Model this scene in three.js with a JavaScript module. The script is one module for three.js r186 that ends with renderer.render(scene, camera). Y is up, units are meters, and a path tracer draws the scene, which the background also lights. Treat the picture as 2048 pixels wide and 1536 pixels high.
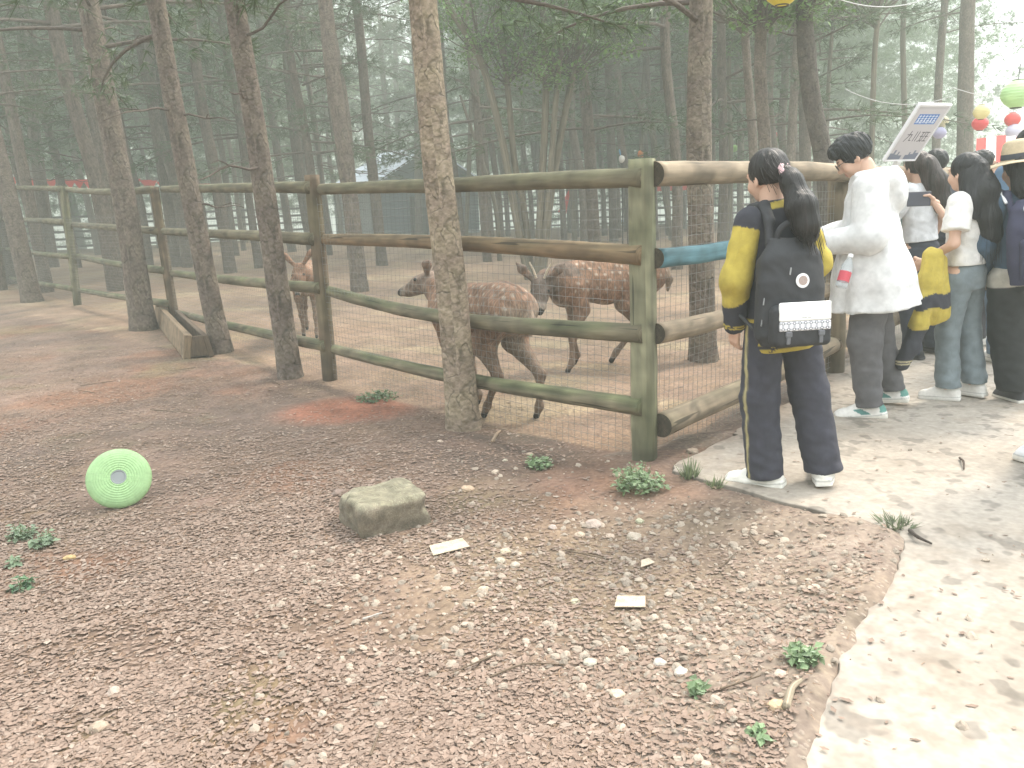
import * as THREE from 'three';
import { mergeGeometries } from 'three/addons/utils/BufferGeometryUtils.js';
import { ImprovedNoise } from 'three/addons/math/ImprovedNoise.js';
import { RoundedBoxGeometry } from 'three/addons/geometries/RoundedBoxGeometry.js';

// ---------------------------------------------------------------- camera, sky, sun, exposure, air
const scene = new THREE.Scene();
const EYE = 1.3, PITCH = 12.48 * Math.PI / 180, ROLL = 2.2 * Math.PI / 180, FPX = 1600;
const camera = new THREE.PerspectiveCamera(2 * Math.atan(768 / FPX) * 180 / Math.PI, 4 / 3, 0.05, 600);
camera.position.set(0, EYE, 0);
camera.up.set(Math.sin(ROLL), Math.cos(ROLL), 0);
camera.lookAt(0, EYE - Math.sin(PITCH), -Math.cos(PITCH));
camera.updateMatrixWorld(true);
const SUN = new THREE.Vector3(0.50, 0.78, -0.38).normalize();
{ // an overcast sky: brighter overhead and round the veiled sun
  const W = 512, H = 256, data = new Float32Array(W * H * 4), d = new THREE.Vector3();
  for (let j = 0; j < H; j++) for (let i = 0; i < W; i++) {
    const up = ((j + 0.5) / H - 0.5) * Math.PI, ro = ((i + 0.5) / W - 0.5) * 2 * Math.PI;
    d.set(Math.cos(ro) * Math.cos(up), Math.sin(up), Math.sin(ro) * Math.cos(up));
    const y = Math.max(0, d.y), L = (0.62 + 0.5 * y) + 0.9 * Math.exp(-(1 - d.dot(SUN)) * 7), o = (j * W + i) * 4;
    data[o] = L * 0.95; data[o + 1] = L * 0.99; data[o + 2] = L * 1.04; data[o + 3] = 1;
  }
  const t = new THREE.DataTexture(data, W, H, THREE.RGBAFormat, THREE.FloatType);
  t.mapping = THREE.EquirectangularReflectionMapping; t.magFilter = t.minFilter = THREE.LinearFilter; t.needsUpdate = true;
  scene.background = t; scene.environment = t;
}
const sun = new THREE.DirectionalLight(0xfff2e0, 1.5);
sun.position.copy(SUN).multiplyScalar(60); sun.castShadow = true; sun.shadow.radius = 24; sun.shadow.mapSize.set(2048, 2048);
Object.assign(sun.shadow.camera, { left: -40, right: 40, top: 40, bottom: -40, near: 1, far: 160 });
scene.add(sun, sun.target);
scene.fog = new THREE.FogExp2(0xeaf2e4, 0.0115);
const renderer = new THREE.WebGLRenderer({ antialias: true });
renderer.toneMapping = THREE.LinearToneMapping;
renderer.toneMappingExposure = 3.65;
renderer.shadowMap.enabled = true;

// ---------------------------------------------------------------- helpers
const V = (x = 0, y = 0, z = 0) => new THREE.Vector3(x, y, z);
const { lerp, clamp } = THREE.MathUtils;
const smoothstep = (x, a, b) => { const t = clamp((x - a) / (b - a), 0, 1); return t * t * (3 - 2 * t); }; // a may lie above b
function RNG(seed) { let s = seed >>> 0; return () => { s = (s + 0x6d2b79f5) | 0; let t = Math.imul(s ^ (s >>> 15), 1 | s); t = (t + Math.imul(t ^ (t >>> 7), 61 | t)) ^ t; return ((t ^ (t >>> 14)) >>> 0) / 4294967296; }; }
const IN = new ImprovedNoise(), noise = (x, y, z = 0) => IN.noise(x + 100.3, y + 57.7, z + 31.1);
const fbm = (x, y, z = 0, o = 4) => { let s = 0, a = 0.5; for (let i = 0; i < o; i++) { s += a * noise(x, y, z); x *= 2.03; y *= 2.03; z *= 2.03; a *= 0.5; } return s; };
// a pixel of the photograph's 2048 x 1536 grid as a ray, met with a level, with a plane of constant z, or at a distance along -z
function ray(px, py) { return V((px - 1024) / FPX, (768 - py) / FPX, -1).transformDirection(camera.matrixWorld); }
function G(px, py, h = 0) { const d = ray(px, py), t = (h - EYE) / d.y; return V(d.x * t, h, d.z * t); }
function Z(px, py, z) { const d = ray(px, py), t = z / d.z; return V(d.x * t, EYE + d.y * t, z); }
const pxm = (p) => FPX / -p.clone().applyMatrix4(camera.matrixWorldInverse).z; // photograph pixels per metre at a point
camera.matrixWorldInverse.copy(camera.matrixWorld).invert();

const taken = {};
function numbered(name) { const n = taken[name] = (taken[name] ?? -1) + 1; return n ? name + '_' + String(n).padStart(3, '0') : name; }
function tag(o, label, category, group) { o.userData = { label, category }; if (group) o.userData.group = group; return o; }
function thing(name, label, category, [x, y, z] = [0, 0, 0], turn = 0, group) {
  const o = new THREE.Group(); o.name = numbered(name); o.position.set(x, y, z); o.rotation.y = turn;
  scene.add(o); return tag(o, label, category, group);
}
function part(name, geo, mat, parent, label) {
  const m = new THREE.Mesh(geo, mat); m.name = name; m.castShadow = m.receiveShadow = true; parent.add(m);
  if (label) m.userData.label = label;
  return m;
}
function struct(name, geo, mat) { const m = part(name, geo, mat, scene); m.userData.kind = 'structure'; return m; }
const tmpM = new THREE.Matrix4(), tmpQ = new THREE.Quaternion(), tmpE = new THREE.Euler();
function xf(g, [x, y, z] = [0, 0, 0], [rx, ry, rz] = [0, 0, 0], s = [1, 1, 1]) {
  return g.applyMatrix4(tmpM.compose(V(x, y, z), tmpQ.setFromEuler(tmpE.set(rx, ry, rz)), V(...s)));
}
function merge(list) { return list.length === 1 ? list[0] : mergeGeometries(list.map((g) => { const h = g.index ? g.toNonIndexed() : g; for (const k of Object.keys(h.attributes)) if (!['position', 'normal', 'uv', 'color'].includes(k)) h.deleteAttribute(k); return h; })); }
const box = (w, h, d, p, r, rad = 0.006) => xf(new RoundedBoxGeometry(w, h, d, 2, Math.min(rad, w / 2.1, h / 2.1, d / 2.1)), p, r);
function colorize(g, fn) {
  const p = g.attributes.position, n = g.attributes.normal, c = new Float32Array(p.count * 3);
  for (let i = 0; i < p.count; i++) { const r = fn(p.getX(i), p.getY(i), p.getZ(i), n?.getX(i), n?.getY(i), n?.getZ(i)); c[i * 3] = r[0]; c[i * 3 + 1] = r[1]; c[i * 3 + 2] = r[2]; }
  g.setAttribute('color', new THREE.BufferAttribute(c, 3)); return g;
}
const mix3 = (a, b, t) => [lerp(a[0], b[0], t), lerp(a[1], b[1], t), lerp(a[2], b[2], t)];
const mul3 = (a, s) => [a[0] * s, a[1] * s, a[2] * s];

// a tube of varying radius along points; wob(t, angle, point) gives a factor on the radius; uv in metres
function tube(pts, radii, seg = 12, rows = 0, wob = null, caps = true) {
  const curve = new THREE.CatmullRomCurve3(pts), L = curve.getLength(), n = rows || Math.max(2, pts.length * 4);
  const pos = [], uv = [], idx = [], fr = curve.computeFrenetFrames(n, false), rAt = (t) => { const k = t * (radii.length - 1), i = Math.min(radii.length - 2, Math.floor(k)); return radii.length < 2 ? radii[0] : lerp(radii[i], radii[i + 1], k - i); };
  // untwisted frames: keep one reference direction
  const T = V(), A = V(), B = V(), ref = Math.abs(fr.tangents[0].y) > 0.8 ? V(0, 0, 1) : V(0, 1, 0), q = V();
  const r0 = Math.max(...radii);
  for (let i = 0; i <= n; i++) {
    const t = i / n, c = curve.getPoint(t); T.copy(curve.getTangent(t)); A.copy(ref).addScaledVector(T, -ref.dot(T)).normalize(); B.crossVectors(T, A);
    for (let j = 0; j <= seg; j++) {
      const a = j / seg * Math.PI * 2; let r = rAt(t); q.copy(A).multiplyScalar(Math.cos(a)).addScaledVector(B, Math.sin(a));
      if (wob) r *= wob(t, a, c, q);
      pos.push(c.x + q.x * r, c.y + q.y * r, c.z + q.z * r); uv.push(j / seg * Math.round(Math.max(1, 2 * Math.PI * r0 / 0.3)) * 0.3, t * L);
      if (i < n && j < seg) { const k = i * (seg + 1) + j; idx.push(k, k + 1, k + seg + 1, k + 1, k + seg + 2, k + seg + 1); }
    }
  }
  if (caps) for (const e of [0, n]) { const c = curve.getPoint(e / n), k = pos.length / 3; pos.push(c.x, c.y, c.z); uv.push(0, 0); for (let j = 0; j < seg; j++) { const s = e * (seg + 1) + j; idx.push(...(e ? [k, s, s + 1] : [k, s + 1, s])); } }
  const g = new THREE.BufferGeometry(); g.setAttribute('position', new THREE.Float32BufferAttribute(pos, 3)); g.setAttribute('uv', new THREE.Float32BufferAttribute(uv, 2)); g.setIndex(idx);
  g.computeVertexNormals();
  const nn = g.attributes.normal; // weld the seam's normals
  for (let i = 0; i <= n; i++) { const a = i * (seg + 1), b = a + seg; const x = nn.getX(a) + nn.getX(b), y = nn.getY(a) + nn.getY(b), z = nn.getZ(a) + nn.getZ(b), l = Math.hypot(x, y, z) || 1; nn.setXYZ(a, x / l, y / l, z / l); nn.setXYZ(b, x / l, y / l, z / l); }
  return g;
}
// thin straight wires joined into one geometry (square section)
function wires(lines, r) {
  const pos = [], nor = [], idx = [], d = V(), a = V(), b = V();
  for (const ln of lines) {
    const k0 = pos.length / 3;
    for (let i = 0; i < ln.length; i++) {
      d.subVectors(ln[Math.min(ln.length - 1, i + 1)], ln[Math.max(0, i - 1)]).normalize();
      a.set(0.3, Math.abs(d.y) > 0.8 ? 0 : 1, 0.2).cross(d).normalize(); b.crossVectors(d, a);
      for (let j = 0; j < 4; j++) { const c = Math.cos(j * Math.PI / 2), s = Math.sin(j * Math.PI / 2); const n = [a.x * c + b.x * s, a.y * c + b.y * s, a.z * c + b.z * s]; pos.push(ln[i].x + n[0] * r, ln[i].y + n[1] * r, ln[i].z + n[2] * r); nor.push(...n); }
      if (i) for (let j = 0; j < 4; j++) { const p = k0 + (i - 1) * 4 + j, q = k0 + (i - 1) * 4 + (j + 1) % 4; idx.push(p, q, p + 4, q, q + 4, p + 4); }
    }
  }
  const g = new THREE.BufferGeometry(); g.setAttribute('position', new THREE.Float32BufferAttribute(pos, 3)); g.setAttribute('normal', new THREE.Float32BufferAttribute(nor, 3)); g.setIndex(idx); return g;
}

// ---------------------------------------------------------------- computed textures
function hash2(i, j, s) { let h = Math.imul(i, 374761393) + Math.imul(j, 668265263) + Math.imul(s, 2147483647); h = Math.imul(h ^ (h >>> 13), 1274126177); return ((h ^ (h >>> 16)) >>> 0) / 4294967296; }
function pn(x, y, px, py, s) { // periodic value noise, 0..1
  const i = Math.floor(x), j = Math.floor(y), u = x - i, v = y - j, a = u * u * (3 - 2 * u), b = v * v * (3 - 2 * v), w = (k, m) => ((k % m) + m) % m;
  return lerp(lerp(hash2(w(i, px), w(j, py), s), hash2(w(i + 1, px), w(j, py), s), a), lerp(hash2(w(i, px), w(j + 1, py), s), hash2(w(i + 1, px), w(j + 1, py), s), a), b);
}
function pf(u, v, fx, fy, s, o = 4) { let t = 0, a = 0.5, n = 0; for (let k = 0; k < o; k++) { t += a * pn(u * fx, v * fy, fx, fy, s + k); n += a; a *= 0.55; fx *= 2; fy *= 2; } return t / n; }
function cells(u, v, fx, fy, s) { // periodic cellular noise: distance to the nearest and to the second nearest point
  const x = u * fx, y = v * fy, i = Math.floor(x), j = Math.floor(y); let a = 9, b = 9, id = 0;
  for (let di = -1; di <= 1; di++) for (let dj = -1; dj <= 1; dj++) {
    const ci = ((i + di) % fx + fx) % fx, cj = ((j + dj) % fy + fy) % fy, d = Math.hypot(i + di + hash2(ci, cj, s) - x, j + dj + hash2(ci, cj, s + 9) - y);
    if (d < a) { b = a; a = d; id = hash2(ci, cj, s + 5); } else if (d < b) b = d;
  }
  return [a, b, id];
}
function tex(n, m, fn, srgb = true) {
  const data = new Uint8Array(n * m * 4);
  for (let j = 0; j < m; j++) for (let i = 0; i < n; i++) { const c = fn(i / n, j / m), o = (j * n + i) * 4; data[o] = clamp(c[0], 0, 1) * 255; data[o + 1] = clamp(c[1], 0, 1) * 255; data[o + 2] = clamp(c[2], 0, 1) * 255; data[o + 3] = 255; }
  const t = new THREE.DataTexture(data, n, m); t.wrapS = t.wrapT = THREE.RepeatWrapping; t.magFilter = THREE.LinearFilter; t.minFilter = THREE.LinearMipmapLinearFilter; t.generateMipmaps = true;
  if (srgb) t.colorSpace = THREE.SRGBColorSpace; t.needsUpdate = true; return t;
}
const rep = (t, x, y = x) => { const c = t.clone(); c.repeat.set(x, y); c.needsUpdate = true; return c; };
const g3 = (v) => [v, v, v];
const std = (o) => new THREE.MeshStandardMaterial({ roughness: 0.9, ...o });
const lin = (r, g, b) => new THREE.Color().setRGB(r, g, b);

function barkAt(u, v) { // broken upright fissures between flat plates
  const w = pf(u, v, 5, 8, 3) * 0.12 + pf(u, v, 18, 18, 6) * 0.035, a = Math.abs(pf(u + w, v, 11, 8, 21, 2) - 0.5), b = Math.abs(pf(u + w * 0.7, v + w, 9, 14, 27, 2) - 0.5), br = smoothstep(pf(u, v, 9, 14, 33, 2), 0.3, 0.6), f = pf(u, v, 46, 68, 5, 3), pl = pf(u, v, 8, 12, 12, 3);
  const k = Math.min(lerp(1, smoothstep(a, 0.0, 0.045), 0.4 + 0.6 * br), lerp(1, smoothstep(b, 0.0, 0.03), 0.75 * (1 - br))); return [k, f, pl];
}
const barkTex = tex(512, 1024, (u, v) => { const [k, f, pl] = barkAt(u, v), s = (0.62 + 0.2 * k) * (0.7 + 0.55 * f) * (0.82 + 0.34 * pl); return [s, s * (0.95 + 0.05 * pl), s * (0.88 + 0.12 * f)]; });
barkTex.repeat.set(1, 0.5);
const barkBump = tex(512, 1024, (u, v) => { const [k, f, pl] = barkAt(u, v); return g3(0.1 + 0.5 * k + 0.3 * f + 0.1 * pl); }, false);
barkBump.repeat.set(1, 0.5);
const woodTex = tex(512, 512, (u, v) => { const f = pf(u, v, 40, 3, 11, 4), c = smoothstep(pf(u, v, 72, 2, 17, 2), 0.80, 0.86), d = pf(u, v, 5, 5, 23); const s = (0.62 + 0.36 * f + 0.22 * (d - 0.5)) * (1 - 0.4 * c); return [s, s * 0.985, s * 0.955]; });
const woodBump = tex(512, 512, (u, v) => g3(0.5 + 0.4 * (pf(u, v, 40, 3, 11, 4) - 0.5) - 0.12 * smoothstep(pf(u, v, 24, 2, 17, 2), 0.80, 0.86)), false);
const dirtTex = tex(1024, 1024, (u, v) => { const a = pf(u, v, 7, 7, 31, 5), b = pf(u, v, 90, 90, 37, 3), [c1, , id] = cells(u, v, 70, 70, 41); const p = c1 < 0.27 && id > 0.6 ? 1.12 + 0.45 * id - 1.1 * c1 : 1; const s = (0.6 + 0.26 * a + 0.3 * b) * p; return [s, s * (0.965 + 0.03 * b), s * (0.93 + 0.06 * a)]; });
const dirtBump = tex(512, 512, (u, v) => { const [c1, , id] = cells(u, v, 70, 70, 41); return g3(0.3 + 0.3 * pf(u, v, 14, 14, 31, 4) + 0.25 * pf(u, v, 90, 90, 37, 3) + (id > 0.6 ? 0.25 * smoothstep(0.3 - c1, 0, 0.2) : 0)); }, false);
const concTex = tex(1024, 1024, (u, v) => { const a = pf(u, v, 6, 6, 51, 5), b = pf(u, v, 120, 120, 57, 2), c = smoothstep(pf(u, v, 26, 26, 61, 3), 0.62, 0.72); const s = 0.78 + 0.16 * a + 0.14 * (b - 0.5) - 0.14 * c; return [s, s * 0.985, s * 0.965]; });
const concBump = tex(512, 512, (u, v) => g3(0.4 + 0.3 * pf(u, v, 60, 60, 57, 3) + 0.3 * pf(u, v, 9, 9, 51, 4)), false);
const clothTex = tex(256, 256, (u, v) => { const s = 0.86 + 0.08 * Math.sin(u * Math.PI * 2 * 64) * Math.sin(v * Math.PI * 2 * 64) + 0.16 * (pf(u, v, 10, 10, 71, 4) - 0.5); return g3(s); });

// ---------------------------------------------------------------- ground and path
const PATH_Y = 0.04;
const EDGE = [[-0.1, 2.5], [0.35, -0.6], ...[[1612, 1536], [1640, 1400], [1700, 1270], [1770, 1180], [1806, 1078], [1795, 1062], [1560, 1000], [1342, 940], [1352, 925], [1480, 866], [1650, 744]].map(([x, y]) => { const p = G(x, y, PATH_Y); return [p.x, p.z]; }), [4.3, -8.7], [6.6, -11.8], [12, -18], [22, -30]]; // x of the path's left edge, z
function edgeX(z) { for (let i = 1; i < EDGE.length; i++) if (z >= EDGE[i][1]) { const a = EDGE[i - 1], b = EDGE[i], t = clamp((z - a[1]) / (b[1] - a[1]), 0, 1); return lerp(a[0], b[0], t); } return 22 + (-30 - z) * 0.9; }
const edgeJ = (z) => edgeX(z) + 0.03 * noise(z * 5, 3) + 0.018 * noise(z * 17, 8) + (z < -4.2 ? 0.1 * noise(z * 1.6, 5) : 0);
const rough = (x, z) => 0.035 * noise(x * 0.6, z * 0.6, 2) + 0.014 * noise(x * 2.1, z * 2.1, 5) + 0.007 * noise(x * 6, z * 6, 7) + 0.0035 * noise(x * 17, z * 17, 9);
function gh(x, z) {
  const e = x - edgeX(z), b = rough(x, z) - 0.012;
  let far = 0; const d = Math.hypot(x, z); if (d > 50) far = -0.035 * (d - 50) - 0.0006 * (d - 50) ** 2; if (far < -16) far = -16;
  if (z > -3.02 && z < 2.6) { const t = smoothstep(e, -0.7, -0.05), cov = PATH_Y + 0.012 + 0.016 * noise(x * 4.5, z * 4.5, 4) + 0.012 * noise(x * 14, z * 14, 6) + 0.007 * noise(x * 34, z * 34, 8) - 0.16 * smoothstep(e, -0.05, 0.24); return lerp(b, cov, t); }
  if (e > -0.9 && z > -4.3) { const t = smoothstep(e, -0.9, -0.1), lip = PATH_Y - 0.012 + 0.008 * noise(x * 7, z * 7, 4); if (e < -0.02) return lerp(b, lip, t); return lerp(lip, -0.05, smoothstep(e, -0.02, 0.12)); }
  if (e > -0.12) return lerp(b, -0.05, smoothstep(e, -0.1, 0.06));
  return b + far;
}
const PEN = (x, z) => { const s = (z + 3.98) * 0.70 - (x - 0.69) * 0.714; return s < 0 && ((x - 0.69) * 0.785 + (z + 3.98) * 0.62) < 0; }; // inside the pen: behind both fence runs
const grid1 = (a, b, fine, lo, hi) => { const r = []; for (let v = a; v <= b; v += fine) r.push(v); let s = fine; for (let v = b; v < hi;) { s *= 1.13; v += s; r.push(Math.min(v, hi)); } s = fine; const l = []; for (let v = a; v > lo;) { s *= 1.13; v -= s; l.unshift(Math.max(v, lo)); } return l.concat(r); };
{
  const xs = grid1(-6, 3.2, 0.03, -260, 260), zs = grid1(-8.5, -0.4, 0.03, -300, 60), nx = xs.length, nz = zs.length;
  const pos = new Float32Array(nx * nz * 3), uv = new Float32Array(nx * nz * 2), col = new Float32Array(nx * nz * 3), idx = [];
  for (let j = 0; j < nz; j++) for (let i = 0; i < nx; i++) {
    const k = j * nx + i, x = xs[i], z = zs[j]; pos.set([x, gh(x, z), z], k * 3); uv.set([x / 1.7, z / 1.7], k * 2);
    const a = fbm(x * 0.5, z * 0.5, 1), b = fbm(x * 1.4, z * 1.4, 4), c = fbm(x * 5, z * 5, 6, 3), e = x - edgeX(z);
    let q = mix3([0.195, 0.135, 0.102], [0.215, 0.118, 0.075], smoothstep(a + 0.5 * b, 0.02, 0.34));
    q = mix3(q, [0.125, 0.092, 0.075], smoothstep(-a + 0.5 * b, 0.05, 0.4) * 0.7);
    if (PEN(x, z)) q = mix3(mix3(q, [0.33, 0.235, 0.16], 0.6 + 0.4 * clamp(b * 2, -1, 1)), [0.37, 0.30, 0.19], smoothstep(fbm(x * 0.8, z * 1.6, 44), 0.02, 0.3) * 0.7);
    else {
      q = mix3(q, [0.30, 0.245, 0.195], smoothstep(e + 0.35 * b, -1.5, -0.25) * 0.85 * smoothstep(z, -3.6, -3.0));
      q = mix3(q, [0.27, 0.205, 0.14], smoothstep(z, -2.0, -2.6) * smoothstep(z, -3.4, -2.9) * smoothstep(Math.abs(x - 0.1 + 0.4 * b), 0.9, 0.2) * 0.8);
      q = mix3(q, [0.17, 0.15, 0.075], smoothstep(fbm(x * 0.9, z * 0.9, 14) , 0.12, 0.4) * 0.6);
      const bare = smoothstep(Math.hypot((x + 1.15 + 0.1 * b) / 0.5, (z + 5.35) / 0.45), 1.2, 0.5); q = mix3(q, [0.27, 0.105, 0.06], bare * 0.85);
      const dk = smoothstep(Math.hypot((x + 0.1 + 0.2 * b) / 0.75, (z + 4.25) / 0.5), 1.2, 0.5); q = mix3(q, [0.105, 0.08, 0.066], dk * 0.75);
      if (z < -4 && e > -0.6) q = mix3(q, [0.19, 0.16, 0.13], 0.6);
    }
    q = mul3(q, 1 + 0.45 * c); col.set(q, k * 3);
    if (i < nx - 1 && j < nz - 1) idx.push(k, k + nx, k + 1, k + 1, k + nx, k + nx + 1);
  }
  const g = new THREE.BufferGeometry(); g.setAttribute('position', new THREE.BufferAttribute(pos, 3)); g.setAttribute('uv', new THREE.BufferAttribute(uv, 2)); g.setAttribute('color', new THREE.BufferAttribute(col, 3)); g.setIndex(idx); g.computeVertexNormals();
  struct('ground', g, std({ vertexColors: true, map: dirtTex, bumpMap: dirtBump, bumpScale: 0.012, roughness: 0.95 }));
}
{ // the concrete path, a slab with a broken edge and dirt trodden over it
  const zs = []; for (let z = 2.4, s = 0.022; z > -34; z -= s) { zs.push(z); if (z < -8) s *= 1.04; } const us = [0]; for (let s = 0.016, u = 0; u < 26;) { u += s; us.push(u); if (u > 3.2) s *= 1.07; }
  const nx = us.length, nz = zs.length, pos = [], uv = [], col = [], idx = [];
  const put = (x, y, z, dark) => {
    pos.push(x, y, z); uv.push(x / 2.3, z / 2.3);
    const e = x - edgeX(z), n1 = fbm(x * 0.8, z * 0.8, 21), n2 = 0.75 * fbm(x * 3.2, z * 2.2, 24) + 0.5 * fbm(x * 8.3, z * 6.1, 29, 3), n3 = fbm(x * 11, z * 11, 27, 3);
    let q = mix3([0.47, 0.42, 0.36], [0.50, 0.46, 0.41], smoothstep(n1, -0.3, 0.3));
    const near = smoothstep(z, -3.3, -2.2), dust = smoothstep(n2 + 0.4 * n3 + 0.5 * n1 - 0.30 + 0.46 * smoothstep(e, 0.12, 0.5), -0.08, 0.2) * near; q = mix3(q, [0.38, 0.325, 0.265], dust * 0.5);
    q = mix3(q, [0.37, 0.30, 0.23], smoothstep(n2 - 0.4 * n3, 0.08, 0.36) * 0.35);
    q = mix3(q, [0.22, 0.165, 0.125], smoothstep(e, 0.32, 0.02) * smoothstep(z, -3.6, -4.4) * (0.6 + n3));
    q = mix3(q, [0.26, 0.2, 0.155], smoothstep(n3 + 0.3 * n2 + 0.25 * smoothstep(e, 0.45, 0.05), 0.2, 0.36) * 0.42 * near);
    q = mul3(q, (1 + 0.25 * n3) * (dark ? 0.6 : 1)); col.push(...q);
  };
  for (let j = 0; j < nz; j++) {
    const z = zs[j], x0 = edgeJ(z), top = (x) => PATH_Y + 0.004 * noise(x * 1.3, z * 1.3, 3);
    put(x0 - 0.004, -0.05, z, 1); put(x0, top(x0) - 0.006, z, 1);
    for (let i = 0; i < nx; i++) put(x0 + 0.006 + us[i], top(x0 + us[i]), z, 0);
    if (j) for (let i = 0; i < nx + 1; i++) { const k = (j - 1) * (nx + 2) + i; idx.push(k, k + 1, k + nx + 2, k + 1, k + nx + 3, k + nx + 2); }
  }
  const g = new THREE.BufferGeometry(); g.setAttribute('position', new THREE.Float32BufferAttribute(pos, 3)); g.setAttribute('uv', new THREE.Float32BufferAttribute(uv, 2)); g.setAttribute('color', new THREE.Float32BufferAttribute(col, 3)); g.setIndex(idx); g.computeVertexNormals();
  struct('concrete_path', g, std({ vertexColors: true, map: concTex, bumpMap: concBump, bumpScale: 0.004, roughness: 0.9 }));
}
const onPath = (x, z) => x - edgeX(z) > 0.02;
const floorY = (x, z) => onPath(x, z) ? Math.max(PATH_Y, gh(x, z)) : gh(x, z);
// dry leaves: one curled blade, scattered by the ten thousand
function leafGeo() {
  const pos = [], idx = [], n = 5; // along x, 1 long
  for (let i = 0; i <= n; i++) { const t = i / n, w = 0.23 * Math.pow(Math.sin(Math.PI * Math.min(0.985, 0.05 + 0.93 * t)), 1.1) * (1 + 0.25 * Math.sin(t * 19)), y = 0.16 * (t - 0.5) ** 2 * 2; pos.push(t - 0.5, y + 0.10, -w, t - 0.5, y - 0.02, 0.03 * Math.sin(t * 5), t - 0.5, y + 0.07, w); if (i) { const k = (i - 1) * 3; idx.push(k, k + 1, k + 3, k + 1, k + 4, k + 3, k + 1, k + 2, k + 4, k + 2, k + 5, k + 4); } }
  const g = new THREE.BufferGeometry(); g.setAttribute('position', new THREE.Float32BufferAttribute(pos, 3)); g.setIndex(idx); g.computeVertexNormals(); return g;
}
function scatter(name, label, category, geo, mat, n, where, look) {
  const m = new THREE.InstancedMesh(geo, mat, n), o = new THREE.Object3D(), c = new THREE.Color(); let k = 0;
  for (let tries = 0; k < n && tries < n * 14; tries++) { const p = where(); if (!p) continue; look(o, c, p); o.updateMatrix(); m.setMatrixAt(k, o.matrix); m.setColorAt(k, c); k++; }
  m.count = k; m.name = name; m.castShadow = m.receiveShadow = true; scene.add(m); tag(m, label, category); m.userData.kind = 'stuff'; return m;
}
{
  const R = RNG(11), pal = [[0.275, 0.195, 0.155], [0.24, 0.17, 0.134], [0.315, 0.235, 0.192], [0.215, 0.148, 0.115], [0.36, 0.285, 0.238], [0.26, 0.172, 0.128]];
  const spot = (dens) => () => {
    const px = -60 + R() * 2170, py = 470 + 1120 * Math.pow(R(), 0.62), p = G(px, py); if (p.z < -26 || p.y > 1) return null;
    const inPen = PEN(p.x, p.z), e = p.x - edgeX(p.z);
    let d = clamp(0.5 + 1.5 * fbm(p.x * 0.9, p.z * 0.9, 33) + 0.7 * fbm(p.x * 3.1, p.z * 3.1, 35, 2), 0.06, 1.1);
    if (inPen) d *= 0.16; if (e > -0.05) d *= 0.004; else d *= 0.10 + 0.9 * smoothstep(-e + 0.5 * fbm(p.x * 1.1, p.z * 1.1, 41), 0.35, 2.0);
    d *= 1 - 0.75 * smoothstep(Math.hypot(p.x + 1.2, p.z + 5.3), 0.8, 0.4); d *= 1 - 0.5 * smoothstep(Math.hypot((p.x - 0.3) / 1.2, p.z + 3.1), 1.2, 0.5);
    return R() < d * dens ? p : null;
  };
  scatter('leaf_litter', 'brown dry leaves covering the bare ground before the fence', 'leaf litter', leafGeo(), std({ roughness: 0.85 }), 56000, spot(1.1), (o, c, p) => {
    const s = 0.017 + 0.020 * R() * R() + (R() < 0.015 ? 0.016 : 0); o.position.set(p.x, floorY(p.x, p.z) + 0.001 + 0.006 * R(), p.z); o.rotation.set((R() - 0.5) * 0.26, R() * 6.3, (R() - 0.5) * 0.24); o.scale.set(s, s * (0.12 + 0.5 * R() * R()), s * (0.7 + 0.6 * R()));
    const q = pal[Math.floor(R() * R() * 6)], f = 0.9 + 0.24 * R(); c.setRGB(q[0] * f * 0.82, q[1] * f * 0.82, q[2] * f * 0.79);
  });
  scatter('pine_needle_litter', 'fine fallen pine needles and bark crumbs over the dirt', 'needle litter', new THREE.TetrahedronGeometry(0.5), std({ roughness: 0.9 }), 26000, spot(1.6), (o, c, p) => {
    o.position.set(p.x, floorY(p.x, p.z) + 0.003, p.z); o.rotation.set(0, R() * 6.3, 0); const l = 0.02 + 0.07 * R() * R(); o.scale.set(l, 0.003, 0.0035); const f = 0.6 + 0.7 * R(); c.setRGB(0.27 * f, 0.18 * f, 0.12 * f);
  });
  const pg = new THREE.IcosahedronGeometry(0.5, 1); { const a = pg.attributes.position; for (let i = 0; i < a.count; i++) { const f = 1 + 0.5 * noise(a.getX(i) * 2.3, a.getY(i) * 2.3, a.getZ(i) * 2.3); a.setXYZ(i, a.getX(i) * f, a.getY(i) * f * 0.65, a.getZ(i) * f); } pg.computeVertexNormals(); }
  const pebbleSpot = () => { const px = 500 + R() * 1500, py = 860 + 700 * Math.pow(R(), 0.8), p = G(px, py), e = p.x - edgeX(p.z); if (PEN(p.x, p.z)) return null;
    let d = 0.1 + 0.9 * smoothstep(Math.hypot((p.x - 0.25) / 1.3, (p.z + 2.75) / 0.8), 1.1, 0.3) + 0.3 * smoothstep(Math.hypot((p.x - 0.3) / 1, (p.z + 4.1) / 0.5), 1.2, 0.5); if (e > 0) d = 0.004; return R() < d * (0.6 + fbm(p.x * 2, p.z * 2, 8)) ? p : null; };
  scatter('gravel', 'small pale pebbles trodden into the dirt before the path', 'gravel', pg, std({ roughness: 0.85 }), 2600, pebbleSpot, (o, c, p) => {
    const s = 0.006 + 0.026 * Math.pow(R(), 3.2); o.position.set(p.x, floorY(p.x, p.z) + s * 0.12, p.z); o.rotation.set(R() * 0.6, R() * 6.3, R() * 0.6); o.scale.set(s, s * (0.6 + 0.4 * R()), s * (0.7 + 0.6 * R())); const f = 0.7 + 0.6 * R(); c.setRGB(0.29 * f, 0.24 * f, 0.19 * f);
  });
}

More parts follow.
